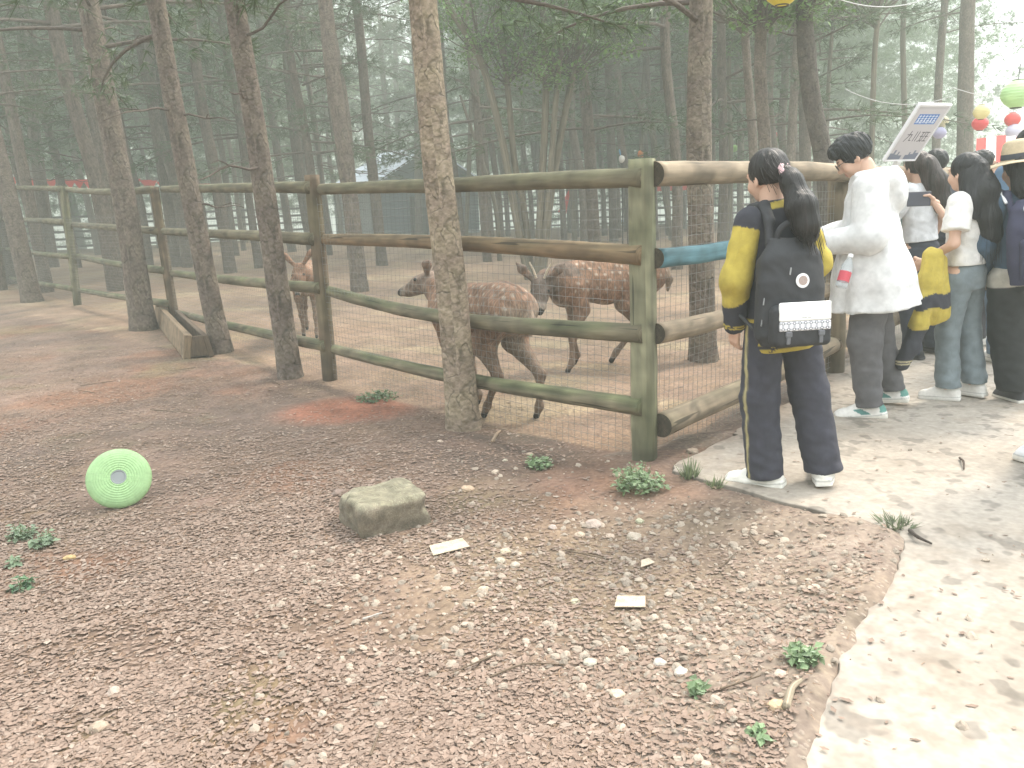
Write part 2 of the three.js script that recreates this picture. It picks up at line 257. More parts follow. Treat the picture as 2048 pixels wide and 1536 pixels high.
// ---------------------------------------------------------------- the log fence
const mossWood = (moss, base) => (x, y, z, nx, ny) => { const n = fbm(x * 3, y * 3, z * 3, 3), f = (0.88 + 0.75 * fbm(x * 9, y * 14, z * 9, 3)) * (1 - 0.45 * smoothstep(noise(x * 8.3, y * 11, z * 8.3), 0.5, 0.62)); const q = mix3(base, [0.195, 0.215, 0.115], moss * smoothstep(ny * 0.6 + n * 1.4, -0.1, 0.6)); return mul3(q, f); };
const woodMat = std({ map: woodTex, bumpMap: woodBump, bumpScale: 0.007, vertexColors: true, roughness: 0.88 });
const endMat = std({ color: lin(0.17, 0.15, 0.12), map: tex(128, 128, (u, v) => { const r = Math.hypot(u - 0.5, v - 0.5), s = 0.62 + 0.16 * Math.sin(r * 120) + 0.3 * (pf(u, v, 9, 9, 5) - 0.5) - (Math.abs(Math.sin(Math.atan2(v - 0.5, u - 0.5) * 2.5 + 1)) < 0.03 ? 0.3 : 0); return [s, s * 0.96, s * 0.9]; }), roughness: 0.95 });
const wireMat = std({ color: lin(0.24, 0.24, 0.23), metalness: 0.35, roughness: 0.55 });
const steel = std({ color: lin(0.3, 0.3, 0.3), metalness: 0.7, roughness: 0.5 });
// posts: foot pixel, top pixel, width
const POSTS = [[[1290, 925], [1284, 318], 0.122], [[660, 757], [624, 350], 0.115], [[352, 652], [308, 375], 0.112], [[155, 610], [126, 372], 0.12], [[8, 572], [-18, 368], 0.12], [[-150, 540], [-190, 362], 0.12]].map(([f, t, w]) => { const b = G(...f), top = Z(...t, b.z); return { b, top, w }; });
const RIGHT = [G(1673, 684, 0), null, null];
{ const p = POSTS[0].b, h = 0.235, q = G(1668, 690, h); RIGHT[0] = V(q.x + 0.02, 0, q.z); const d = RIGHT[0].clone().sub(p); RIGHT[1] = p.clone().addScaledVector(d, 2).add(V(0.04, 0, 0)); RIGHT[2] = p.clone().addScaledVector(d, 3).add(V(0.1, 0, 0)); }
function post(parent, b, top, w, seed, base, moss, label, square) {
  const pts = [], n = 5; for (let i = 0; i <= n; i++) { const t = i / n; pts.push(V(lerp(b.x, top.x, t) + 0.006 * noise(t * 3, seed), lerp(b.y - 0.15, top.y, t), lerp(b.z, top.z, t) + 0.006 * noise(t * 3, seed + 4))); }
  const g = tube(pts, [w / 2 * 1.04, w / 2], 20, 40, (t, a, c, q) => { let r = 1 + 0.05 * noise(c.x * 5 + seed, c.y * 5, c.z * 5) + 0.02 * noise(Math.cos(a) * 4 + seed, c.y * 3, Math.sin(a) * 4); if (square) r *= Math.min(1.13, 0.93 / Math.max(Math.abs(Math.cos(a + 0.5)), Math.abs(Math.sin(a + 0.5)))); return r; });
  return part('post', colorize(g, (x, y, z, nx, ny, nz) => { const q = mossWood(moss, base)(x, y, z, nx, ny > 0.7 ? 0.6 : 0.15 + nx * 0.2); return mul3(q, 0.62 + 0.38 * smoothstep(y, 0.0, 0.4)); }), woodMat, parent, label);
}
function rail(parent, a, b, r0, r1, seed, base, moss, label, bow = 0, square = 0, endA = false) {
  const d = b.clone().sub(a), pts = []; for (let i = 0; i <= 6; i++) { const t = i / 6; const p = a.clone().addScaledVector(d, t); p.y += -bow * Math.sin(Math.PI * t) + 0.012 * noise(t * 2.5, seed); p.x += 0.01 * noise(t * 2, seed + 3); pts.push(p); }
  const g = tube(pts, [r0, r1], 18, 60, (t, an, c, q) => { let r = 1 + 0.06 * noise(c.x * 4 + seed, c.y * 4, c.z * 4) + 0.03 * noise(Math.cos(an) * 3, c.x * 9 + c.z * 9, Math.sin(an) * 3 + seed); if (square) r *= Math.min(1.16, 0.9 / Math.max(Math.abs(Math.cos(an)), Math.abs(Math.sin(an)))); return r; }, true);
  { const u = g.attributes.uv; for (let i = 0; i < u.count; i++) u.setXY(i, u.getX(i) + seed * 0.137, u.getY(i) + seed * 0.311); }
  const m = part('rail', colorize(g, mossWood(moss, base)), woodMat, parent, label);
  if (endA) { const e = new THREE.CircleGeometry(r0 * 0.985, 24), c = pts[0].clone(), dir = pts[0].clone().sub(pts[1]).normalize(); e.applyQuaternion(new THREE.Quaternion().setFromUnitVectors(V(0, 0, 1), dir)); c.addScaledVector(dir, 0.003); e.translate(c.x, c.y, c.z); part('cut_end', e, endMat, m); }
  return m;
}
function netting(parent, a, b, h0, h1, out) { // welded wire between two posts, its foot turned out along the ground
  const L = b.clone().sub(a).setY(0), len = L.length(), d = L.clone().normalize(), n = V(-d.z, 0, d.x).multiplyScalar(out), lines = [], S = 0.05;
  const at = (s, y) => { const p = a.clone().addScaledVector(d, s), w = 0.018 * noise(s * 1.3, y * 2, a.x); return V(p.x + n.x * w, 0, p.z + n.z * w).setY(y + 0.008 * noise(s * 2, y)); };
  for (let s = 0.01; s < len; s += S) { const l = []; for (let y = h1; y > h0 - 0.01; y -= 0.16) l.push(at(s, y)); const f = l[l.length - 1]; l.push(f.clone().setY(gh(f.x, f.z) + 0.02)); lines.push(l); }
  for (let y = h0; y <= h1; y += S * (y < 0.5 ? 0.8 : 1)) { const l = []; for (let s = 0; s <= len; s += 0.15) l.push(at(s, y)); lines.push(l); }
  const m = part('wire_netting', wires(lines, 0.001), wireMat, parent); m.userData.kind = 'stuff'; return m;
}
{
  const left = thing('log_fence', 'long mossy log rail fence with wire netting running from the corner post into the trees', 'fence');
  const olive = [0.27, 0.24, 0.165], brown = [0.235, 0.175, 0.12], grey = [0.28, 0.265, 0.18];
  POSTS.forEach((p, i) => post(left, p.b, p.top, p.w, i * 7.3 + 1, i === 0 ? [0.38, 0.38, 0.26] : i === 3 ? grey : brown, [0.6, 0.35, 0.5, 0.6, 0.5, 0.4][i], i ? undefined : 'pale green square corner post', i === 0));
  // rails as pixels on the photograph at either post, 0 = top
  const rails = [
    [[[1262, 355], [640, 378]], [[1262, 509], [648, 478]], [[1262, 664], [658, 581]], [[1262, 812], [668, 697]]],
    [[[612, 375], [330, 379]], [[620, 478], [326, 463]], [[632, 574], [345, 546]], [[642, 690], [358, 627]]],
    [[[300, 380], [135, 378]], [[312, 462], [148, 449]], [[326, 541], [158, 513]], [[334, 606], [164, 581]]],
    [[[118, 378], [8, 374]], [[126, 444], [10, 438]], [[136, 512], [16, 498]], [[144, 577], [22, 556]]],
    [[[-4, 374], [-170, 370]], [[-2, 437], [-165, 428]], [[2, 497], [-160, 482]], [[8, 554], [-150, 532]]]];
  rails.forEach((bay, i) => bay.forEach(([p, q], k) => {
    const a = Z(...p, POSTS[i].b.z), b = Z(...q, POSTS[i + 1].b.z), d = b.clone().sub(a).normalize(); a.addScaledVector(d, -0.07); b.addScaledVector(d, 0.07);
    const r0 = [0.047, 0.049, 0.048, 0.046][k], bow = [0, -0.01, 0.075, 0.03][k] * (i === 0 ? 1 : 0.25) - (i === 2 && k === 0 ? -0.03 : 0);
    rail(left, a, b, r0, r0 * 0.86, i * 11 + k * 3 + 2, k === 1 && i === 0 ? [0.30, 0.21, 0.125] : olive, [0.45, 0.2, 0.9, 1][k], undefined, bow);
  }));
  for (let i = 0; i < 4; i++) netting(left, POSTS[i + 1].b, POSTS[i].b, 0.04, 1.42, 1);
  const right = thing('log_fence', 'pale log rail fence with a blue painted rail beside the concrete path', 'fence');
  const P = POSTS[0].b, pale = [0.43, 0.35, 0.26];
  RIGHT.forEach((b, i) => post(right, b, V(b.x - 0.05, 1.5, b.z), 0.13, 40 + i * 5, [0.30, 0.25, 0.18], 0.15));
  const d = RIGHT[0].clone().sub(P).normalize(), side = V(-d.z, 0, d.x).multiplyScalar(0.0);
  const ends = [[1306, 349, 0.06], [1312, 517, 0.05], [1312, 668, 0.052], [1322, 852, 0.062]];
  const to = [[1702, 347], [1660, 464], [1652, 580], [1664, 690]];
  ends.forEach(([x, y, r], k) => {
    const a = Z(x, y, P.z + 0.02), b = Z(...to[k], RIGHT[0].z + 0.05), dir = b.clone().sub(a);
    rail(right, a, b, r, r * 0.95, 60 + k * 4, k === 1 ? [0.13, 0.29, 0.36] : pale, k === 3 ? 0.25 : 0.04, k === 1 ? 'blue painted squared rail' : undefined, k === 0 ? -0.015 : 0.01, k === 1, true);
    for (let i = 1; i < 3; i++) { const a2 = b.clone().addScaledVector(dir, i - 1), b2 = b.clone().addScaledVector(dir, i); a2.y = b.y; b2.y = b.y; rail(right, a2, b2, r, r * 0.9, 90 + k * 4 + i * 17, k === 1 && i === 1 ? [0.15, 0.36, 0.40] : pale, 0.05, k === 1 && i === 1 ? 'blue painted squared rail' : undefined, 0, k === 1); }
  });
  const off = V(d.z, 0, -d.x).multiplyScalar(0.02);
  netting(right, P.clone().add(off), RIGHT[0].clone().add(off), 0.04, 1.36, -1); netting(right, RIGHT[0].clone().add(off), RIGHT[1].clone().add(off), 0.04, 1.36, -1);
}

// ---------------------------------------------------------------- trees
const barkNear = std({ map: barkTex, bumpMap: barkBump, bumpScale: 0.006, color: lin(0.40, 0.335, 0.26), roughness: 0.92 });
const barkGrey = std({ map: barkTex, bumpMap: barkBump, bumpScale: 0.008, color: lin(0.235, 0.198, 0.17), roughness: 0.92 });
const barkDark = std({ map: barkTex, bumpMap: barkBump, bumpScale: 0.008, color: lin(0.20, 0.165, 0.14), roughness: 0.92 });
const barkSmooth = std({ map: woodTex, color: lin(0.25, 0.22, 0.17), bumpMap: woodBump, bumpScale: 0.004, roughness: 0.85 });
const needleMat = new THREE.MeshPhysicalMaterial({ vertexColors: true, roughness: 0.8, transmission: 0.35, thickness: 0, side: THREE.DoubleSide });
const leafMat = new THREE.MeshPhysicalMaterial({ vertexColors: true, roughness: 0.75, transmission: 0.45, thickness: 0, side: THREE.DoubleSide });
class Tris { constructor() { this.p = []; this.n = []; this.c = []; }
  tri(a, b, c, col) { const n = V().subVectors(b, a).cross(V().subVectors(c, a)).normalize(); for (const q of [a, b, c]) { this.p.push(q.x, q.y, q.z); this.n.push(n.x, n.y, n.z); this.c.push(...col); } }
  geo() { const g = new THREE.BufferGeometry(); g.setAttribute('position', new THREE.Float32BufferAttribute(this.p, 3)); g.setAttribute('normal', new THREE.Float32BufferAttribute(this.n, 3)); g.setAttribute('color', new THREE.Float32BufferAttribute(this.c, 3)); return g; } }
const onSphere = (R) => { const z = R() * 2 - 1, a = R() * 6.2832, s = Math.sqrt(1 - z * z); return V(Math.cos(a) * s, z, Math.sin(a) * s); };
function tuft(T, c, dir, len, R, col, n = 8, wid = 0.007) { for (let i = 0; i < n; i++) { const d = onSphere(R).multiplyScalar(0.85).add(dir).normalize(), s = V().crossVectors(d, onSphere(R)).normalize().multiplyScalar(wid), f = 0.75 + 0.5 * R(); T.tri(c.clone().add(s), c.clone().sub(s), c.clone().addScaledVector(d, len * (0.7 + 0.5 * R())), mul3(col, f)); } }
function leaf(T, c, R, len, col) { const d = onSphere(R); d.y = d.y * 0.5 - 0.25; d.normalize(); const s = V().crossVectors(d, V(R() - 0.5, 1, R() - 0.5)).normalize().multiplyScalar(len * 0.3), m = c.clone().addScaledVector(d, len * 0.45), e = c.clone().addScaledVector(d, len); m.y += len * 0.08; const f = 0.7 + 0.6 * R(), q = mul3(col, f); const a = m.clone().add(s), b = m.clone().sub(s); T.tri(c, a, e, q); T.tri(c, e, b, q); }
// a pine crown whose origin is where its lowest boughs leave the trunk
function pineCrown(seed, h = 5, w = 2.0, n = 34, gap = 0.16) {
  const R = RNG(seed), T = new Tris(), wood = [];
  for (let i = 0; i < n; i++) {
    const t = Math.pow((i + R()) / n, 1.1), y = t * h, L = w * (1 - 0.72 * t) * (0.65 + 0.6 * R()), a = i * 2.4 + R(), el = 0.1 + 0.5 * t + (R() - 0.5) * 0.4; if (R() < gap) continue;
    const pts = [V(0, y, 0)]; const col = mix3([0.055, 0.10, 0.036], [0.085, 0.125, 0.05], R());
    for (let k = 1; k <= 4; k++) { const s = k / 4 * L; pts.push(V(Math.cos(a + k * 0.05) * s, y + s * el - 0.1 * s * s * (1 - t), Math.sin(a + k * 0.05) * s)); }
    wood.push(tube(pts, [0.025 * (1 - 0.5 * t), 0.007], 5, 5));
    const cv = new THREE.CatmullRomCurve3(pts), m = Math.round(13 + 13 * L);
    for (let k = 0; k < m; k++) { const s = 0.3 + 0.7 * Math.pow(R(), 0.7), p = cv.getPoint(s), d = cv.getTangent(s), side = onSphere(R).multiplyScalar(0.30 * (1.15 - s) + 0.06); side.y *= 0.6; tuft(T, p.add(side), d.clone().add(side.multiplyScalar(2)), 0.16, R, col, 8); }
  }
  for (let k = 0; k < 26; k++) tuft(T, V((R() - 0.5) * 0.3, h * (0.9 + 0.16 * R()), (R() - 0.5) * 0.3), V(0, 1, 0), 0.16, R, [0.07, 0.11, 0.045]);
  return { needles: T.geo(), wood: merge(wood) };
}
function leafCrown(seed, rx, ry, n, len, bright) {
  const R = RNG(seed), T = new Tris(), wood = [], clumps = []; for (let i = 0; i < 22; i++) { const d = onSphere(R), r = Math.pow(R(), 0.45); clumps.push([V(d.x * rx * r, ry + d.y * ry * r, d.z * rx * r), 0.28 + 0.4 * R(), mix3([0.075, 0.15, 0.04], bright, R())]); wood.push(tube([V(0, ry * 0.2 * R(), 0), clumps[i][0].clone().multiplyScalar(0.5), clumps[i][0]], [0.018, 0.006], 4, 4)); }
  for (let i = 0; i < n; i++) { const [c, s, col] = clumps[Math.floor(R() * clumps.length)], d = onSphere(R).multiplyScalar(s * Math.pow(R(), 0.4)); d.y *= 0.6; leaf(T, c.clone().add(d), R, len * (0.7 + 0.6 * R()), col); }
  return { needles: T.geo(), wood: merge(wood) };
}
const PINES = [1, 2, 3, 4].map((s) => pineCrown(s * 17, 4.6 + s * 0.3, 1.7 + 0.15 * s));
const SPARSE = [1, 2, 3].map((s) => pineCrown(s * 31 + 5, 4.5, 1.9, 26, 0.3));
const BROAD = [1, 2, 3].map((s) => leafCrown(s * 13 + 3, 1.5, 1.25, 3000, 0.085, [0.17, 0.31, 0.065]));
const TR = RNG(77);
function deadTwigs(o, line, count, len, mat) { // bare dead branches on the trunk
  for (let i = 0; i < count; i++) {
    const t = 0.25 + 0.6 * TR(), p = line.getPoint(t), a = TR() * 6.28, L = len * (0.4 + 0.8 * TR()), d = V(Math.cos(a), 0.12 + 0.45 * (TR() - 0.35), Math.sin(a)), q = [p.clone()];
    for (let k = 1; k <= 4; k++) q.push(p.clone().addScaledVector(d, L * k / 4).add(V((TR() - 0.5) * 0.12 * L, -0.06 * L * k * k / 8 + (TR() - 0.5) * 0.1 * L, (TR() - 0.5) * 0.12 * L)));
    const g = [tube(q, [0.013, 0.004], 5, 8)]; const m = q[2], e = V(d.x * 0.5 + (TR() - 0.5), 0.25 * (TR() - 0.3), d.z * 0.5 + (TR() - 0.5)).multiplyScalar(L * 0.5); g.push(tube([m, m.clone().addScaledVector(e, 0.6).add(V(0, 0.03, 0)), m.clone().add(e)], [0.006, 0.0025], 4, 4));
    part('dead_branch', merge(g), mat, o);
  }
}
// a tree from pixels of the photograph: its foot on the ground, then points up the trunk in the upright plane through the foot
function tree(o) {
  const b = o.at ? V(...o.at) : G(o.px[0][0], o.px[0][1]); b.y = gh(b.x, b.z); const D = pxm(V(b.x, EYE, b.z));
  const t = thing(o.name ?? 'pine_tree', o.label, 'tree', [b.x, b.y, b.z], 0, o.group);
  const trunks = o.stems ?? [{ px: o.px, w: o.w }]; let crownN = 0;
  for (const st of trunks) {
    const r = st.w / D / 2, pts = st.px.map(([x, y]) => { const p = Z(x, y, b.z + (st.dz ?? 0)).sub(b); return p; }); pts[0].y = -0.12;
    const last = pts[pts.length - 1], dir = last.clone().sub(pts[Math.max(0, pts.length - 2)]).normalize(); dir.x *= 0.6; dir.normalize();
    const H = o.h ?? 9, k = (H - last.y) / dir.y; if (k > 0) { pts.push(last.clone().addScaledVector(dir, k * 0.5).add(V(0, 0, 0.1))); pts.push(last.clone().addScaledVector(dir, k)); }
    const seg = o.near ? 56 : 14, rows = o.near ? 420 : 60, sd = b.x * 7 + b.z * 3, mat = o.mat ?? barkGrey, L = new THREE.CatmullRomCurve3(pts).getLength();
    const g = tube(pts, [r * (st.flare ?? 1.12), r * 1.02, r * 0.97, r * 0.9, r * 0.82, r * 0.7, r * 0.5], seg, rows, (tt, a, c) => {
      let q = 1 + 0.05 * noise(Math.cos(a) * 1.5 + sd, c.y * 2.2, Math.sin(a) * 1.5) + 0.03 * noise(Math.cos(a) * 4 + sd, c.y * 5, Math.sin(a) * 4) + 0.16 * Math.exp(-Math.max(0, c.y) * 7) * (1 + 0.9 * noise(Math.cos(a) * 2.2 + sd, 1, Math.sin(a) * 2.2));
      if (o.near) { const f = Math.abs(noise(Math.cos(a) * 3.4 + sd, c.y * 3.2 + noise(c.y * 7, sd) * 0.4, Math.sin(a) * 3.4)), f2 = Math.abs(noise(Math.cos(a) * 9 + sd, c.y * 11, Math.sin(a) * 9)); q += 0.028 * smoothstep(f, 0.0, 0.16) + 0.016 * smoothstep(f2, 0.0, 0.2) - 0.03 + 0.012 * noise(Math.cos(a) * 20, c.y * 34, Math.sin(a) * 20 + sd); }
      return q;
    }, false);
    part('trunk', g, mat, t);
    const line = new THREE.CatmullRomCurve3(pts); if (o.twigs) deadTwigs(t, line, o.twigs, o.twigLen ?? 0.9, barkDark);
    const cr = o.crown === undefined ? PINES : o.crown; if (cr) {
      const c = cr[(crownN++ + Math.floor(TR() * 9)) % cr.length], s = (o.crownScale ?? 1) * (0.9 + 0.2 * TR()), at = o.crownY ? line.getPoint(clamp(o.crownY / (o.h ?? 9), 0.2, 0.95)) : line.getPoint(clamp(1 - 4.3 * s / L, 0.3, 0.95)), ry = TR() * 6.28;
      for (const [nm, ge, ma] of [['branches', c.wood, barkDark], ['crown', c.needles, o.name === 'broadleaf_tree' ? leafMat : needleMat]]) { const m = part(nm, ge, ma, t); m.position.copy(at); m.rotation.y = ry; m.scale.setScalar(s); }
    }
  }
  return t;
}
// the row outside the fence, nearest first
tree({ px: [[928, 850], [905, 600], [872, 300], [845, 0]], w: 62, label: 'thick pine trunk with plated bark standing before the middle rails', mat: barkNear, near: true, flare: 1.2 });
tree({ px: [[582, 752], [545, 500], [505, 220], [468, 0]], w: 43, label: 'pine trunk with reddish foot just left of the brown second fence post', mat: barkGrey, near: true, flare: 1.25, twigs: 3 });
tree({ px: [[445, 702], [398, 480], [350, 220], [312, 0]], w: 38, label: 'leaning pine trunk between the wooden trough and the reddish footed trunk', mat: barkGrey, near: true, flare: 1.25, twigs: 4 });
tree({ px: [[287, 657], [252, 420], [215, 220], [175, 0]], w: 44, label: 'grey pine trunk whose foot meets the far end of the wooden trough', mat: barkGrey, near: true, flare: 1.2, twigs: 4 });
tree({ px: [[65, 603], [30, 450], [2, 330], [-30, 200]], w: 34, label: 'pale bowed pine trunk by the mossy fence post at the left end', mat: barkGrey, flare: 1.25, twigs: 3 });
tree({ px: [[24, 566], [8, 430], [-12, 330]], w: 24, label: 'dark thin trunk behind the pale bowed one at the left end', mat: barkDark, twigs: 2 });
// inside the pen
const inside = [
  [[[104, 534], [82, 376], [60, 200], [44, 60]], 24, 'pine trunk inside the pen behind the leftmost mossy post'],
  [[[160, 488], [130, 342], [105, 200], [82, 60]], 20, 'dark leaning pine trunk above the red bunting at the left of the pen'],
  [[[237, 510], [198, 325], [178, 200], [158, 40]], 18, 'thin dark pine trunk seen between the bunting and the grey outer trunk'],
  [[[355, 533], [335, 400], [310, 240], [282, 90], [268, 0]], 22, 'dark pine trunk behind the third fence post'],
  [[[462, 546], [430, 350], [402, 200], [376, 0]], 22, 'straight dark pine trunk in the pen between two outer leaning trunks'],
  [[[585, 503], [560, 342], [530, 137], [515, 20]], 15, 'thin dark pine trunk behind the young deer'],
  [[[628, 514], [598, 342], [574, 100], [566, 10]], 20, 'dark pine trunk rising straight behind the brown second fence post'],
  [[[660, 478], [640, 342], [615, 137], [605, 20]], 13, 'slim pine trunk before the pale shed siding'],
  [[[720, 582], [694, 342], [664, 140], [650, 0]], 31, 'pale barked pine trunk in the pen left of the blue shed'],
  [[[765, 531], [747, 360], [737, 273], [722, 90], [712, 0]], 20, 'dark pine trunk with side branches before the blue shed wall'],
  [[[790, 470], [782, 330], [766, 150], [758, 20]], 12, 'slim trunk standing before the tiled shed roof'],
  [[[806, 462], [800, 330], [792, 170], [790, 20]], 12, 'slim trunk right of another before the tiled shed roof'],
  [[[838, 478], [836, 330], [834, 120], [832, 0]], 15, 'dark trunk half hidden behind the thick plated trunk'],
  [[[1228, 482], [1222, 300], [1217, 150], [1214, 0]], 16, 'straight trunk rising just left of the corner post'],
  [[[1190, 470], [1188, 330], [1186, 150]], 11, 'slim straight trunk left of the corner post and its neighbour'],
  [[[1420, 480], [1424, 330], [1430, 100]], 12, 'slim trunk half hidden by the big trunk behind the blue rail'],
];
for (const [px, w, label] of inside) tree({ px, w, label, mat: w > 23 ? barkGrey : barkDark, h: 8.5 + TR() * 2, twigs: 5, twigLen: 1.3, crown: TR() < 0.5 ? PINES : SPARSE });
tree({ px: [[1408, 716], [1402, 480], [1398, 250], [1402, 0]], w: 50, label: 'big dark pine trunk behind the blue painted rail', mat: std({ map: barkTex, bumpMap: barkBump, bumpScale: 0.01, color: lin(0.27, 0.23, 0.19), roughness: 0.92 }), near: true, flare: 1.2 });
tree({ name: 'broadleaf_tree', px: [[1070, 556]], label: 'fan of slim stems growing from one root in the middle of the pen', mat: barkSmooth, h: 8.5, crown: BROAD, crownY: 4.1, crownScale: 0.95, stems: [
  { px: [[1060, 556], [1035, 450], [1000, 262], [955, 105], [890, 0]], w: 15 }, { px: [[1066, 556], [1045, 400], [1030, 330], [1014, 160], [995, 0]], w: 13, dz: -0.1 }, { px: [[1074, 556], [1080, 440], [1086, 330], [1092, 160], [1085, 0]], w: 15, dz: 0.08 },
  { px: [[1084, 556], [1098, 420], [1120, 280], [1145, 150], [1170, 0]], w: 14, dz: -0.06 }, { px: [[1078, 556], [1094, 430], [1104, 300], [1116, 150], [1132, 0]], w: 12, dz: 0.12 }] });
tree({ name: 'broadleaf_tree', px: [[1000, 520], [990, 410], [960, 310], [920, 190]], w: 9, h: 3.4, label: 'pale thin leaning sapling between the shed and the fan of stems', mat: barkSmooth, crown: null, twigs: 3, twigLen: 0.6 });
tree({ name: 'broadleaf_tree', px: [[1345, 480], [1312, 300], [1282, 220], [1258, 168]], w: 10, h: 4.2, label: 'pale bent sapling leaning left above the corner post', mat: barkSmooth, crown: null, twigs: 4, twigLen: 0.7 });
tree({ px: [[1512, 560], [1506, 290], [1494, 130], [1488, 0]], w: 17, label: 'pale slim trunk just behind the head of the girl with the backpack', mat: barkGrey, twigs: 2, crown: BROAD, name: 'broadleaf_tree' });
tree({ px: [[1540, 600], [1530, 290], [1520, 130], [1526, 0]], w: 24, label: 'grey kinked trunk directly above the ponytail', mat: barkGrey, twigs: 2, crown: BROAD, name: 'broadleaf_tree' });
tree({ px: [[1580, 520], [1582, 300], [1592, 130], [1600, 0]], w: 17, label: 'slim trunk between the ponytail and the dark curved trunk', mat: barkGrey, twigs: 3, crown: BROAD, name: 'broadleaf_tree' });
tree({ px: [[1668, 600], [1650, 340], [1622, 190], [1610, 60], [1608, 0]], w: 36, label: 'dark curved trunk beside the head of the man in white', mat: std({ map: barkTex, bumpMap: barkBump, bumpScale: 0.015, color: lin(0.15, 0.13, 0.115), roughness: 0.92 }), twigs: 4, crown: BROAD, name: 'broadleaf_tree', flare: 1.1 });
tree({ px: [[1935, 480], [1930, 300], [1932, 150], [1936, 0]], w: 30, label: 'hazy straight trunk between the tilted placard and the paper lanterns', mat: barkGrey, twigs: 2 });
tree({ px: [[1868, 470], [1872, 300], [1880, 120]], w: 16, label: 'hazy slim trunk right behind the tilted placard', mat: barkGrey, twigs: 2 });
for (const [px, w, cy, sc, label] of [
  [[[930, 492], [938, 330], [944, 120]], 9, 4.0, 1.5, 'bright green leafy young tree right of the thick plated trunk'], [[[1150, 486], [1142, 330], [1150, 120]], 10, 5.2, 1.8, 'bright green leafy tree high above the black box lamp'],
  [[[1290, 480], [1282, 330], [1290, 120]], 9, 3.6, 1.5, 'green leafy tree rising behind the corner post'], [[[1455, 490], [1462, 330], [1458, 120]], 9, 3.2, 1.3, 'low green leafy tree between the big trunk and the pale slim trunk'],
  [[[1735, 500], [1742, 330], [1750, 100]], 11, 3.7, 1.5, 'leafy tree behind the man in white'], [[[1815, 470], [1812, 330], [1806, 60]], 11, 6.2, 2.0, 'tall leafy tree in the haze above the placard'], [[[60, 486], [40, 330], [22, 120]], 10, 3.2, 1.6, 'green leafy tree at the far left above the bunting'], [[[690, 470], [682, 330], [676, 120]], 9, 5.6, 2.0, 'leafy tree above the left end of the tiled shed roof'], [[[490, 484], [478, 330], [466, 120]], 9, 4.6, 1.8, 'leafy tree deep in the grove above the third fence bay'], [[[1050, 466], [1046, 330], [1040, 120]], 9, 6.6, 2.2, 'tall bright leafy tree behind the fan of stems'], [[[1390, 470], [1380, 330], [1372, 120]], 9, 5.8, 2.0, 'leafy tree high behind the big dark trunk'], [[[1640, 480], [1650, 330], [1660, 120]], 9, 5.0, 2.0, 'leafy tree high behind the dark curved trunk']])
  tree({ name: 'broadleaf_tree', px, w, label, mat: barkSmooth, h: cy + 2.4, crown: BROAD, crownY: cy, crownScale: sc });
// deeper in the grove: alike slim trunks, kept clear of the path
{
  const R = RNG(5), list = []; let first = null;
  for (let i = 0; i < 150 && list.length < 88; i++) {
    const px = -160 + 1900 * ((i * 0.618034) % 1), d = 15 + 27 * Math.pow(R(), 0.8), dir = ray(px, 440), k = d / -dir.z, x = dir.x * k, z = -d; if (x > 4.5 && x > 2 + -z * 0.32) continue;
    if (Math.abs(px - 830) < 130 && d < 40 && R() < 0.6) continue;
    if (list.some((q) => Math.hypot(q[0] - x, q[1] - z) < 1.1)) continue; list.push([x, z]);
  }
  const protos = [0, 1, 2, 3].map((v) => { const [x, z] = list[v], r = RNG(v + 90), lean = (r() - 0.5) * 0.9; return tree({ at: [x, 0, z], stems: [], label: 'slim pine trunk standing deep in the grove behind the pen', group: 'slim pines deep in the grove', h: 9 }); });
  protos.forEach((t, v) => { const r = RNG(v + 90), pts = []; for (let k = 0; k <= 5; k++) pts.push(V((r() - 0.5) * 0.16 - k * 0.10, k * 1.9 - 0.1, (r() - 0.5) * 0.16)); const L = new THREE.CatmullRomCurve3(pts); part('trunk', tube(pts, [0.125, 0.105, 0.1, 0.09, 0.07, 0.04], 9, 16, (tt, a, c) => 1 + 0.06 * noise(Math.cos(a) * 2, c.y * 3, Math.sin(a) * 2 + v * 9)), v % 2 ? barkDark : barkGrey, t); TR(); deadTwigs(t, L, 6, 1.4, barkDark); const c = [PINES[v], SPARSE[v % 3], PINES[(v + 2) % 4], SPARSE[(v + 1) % 3]][v]; for (const [nm, ge, ma] of [['branches', c.wood, barkDark], ['crown', c.needles, needleMat]]) { const m = part(nm, ge, ma, t); m.position.copy(L.getPoint(0.5 - 0.06 * v)); m.scale.setScalar(1.4); const m2 = part(nm, ge, ma, t); m2.position.copy(L.getPoint(0.68)); m2.rotation.y = 2 + v; m2.scale.setScalar(1.2); } });
  list.slice(4).forEach(([x, z], i) => { const c = protos[i % 4].clone(); c.name = numbered('pine_tree'); c.position.set(x, gh(x, z), z); c.rotation.y = (R() - 0.5) * 1.2; c.scale.set(0.8 + 0.5 * R(), 0.85 + 0.3 * R(), 0.8 + 0.5 * R()); c.userData = { ...protos[0].userData }; scene.add(c); });
}
// canopy that roofs the near ground: pines beside and behind the camera that the photograph's shade tells of
{
  const spots = [[-2.6, -3.2], [-4.6, -5.4], [-6.5, -3.6], [-1.8, 1.6], [-4.2, -0.6], [-8.5, -7.6], [1.2, 4.2], [-5.5, 3.8]];
  spots.forEach(([x, z], i) => { if (i > 0 && i !== 1) { const t = tree({ at: [x, 0, z], stems: [], label: 'pine shading the open ground, trunk out of the picture', group: 'pines around the open ground' }); const pts = [V(0, -0.1, 0), V(0.1, 3, 0), V(0, 6, 0.1), V(0.1, 10, 0)]; part('trunk', tube(pts, [0.14, 0.12, 0.1, 0.05], 12, 24), barkGrey, t); const c = PINES[i % 4]; for (const [nm, ge, ma] of [['branches', c.wood, barkDark], ['crown', c.needles, needleMat]]) { const m = part(nm, ge, ma, t); m.position.set(0, 5.2, 0); } } });
}
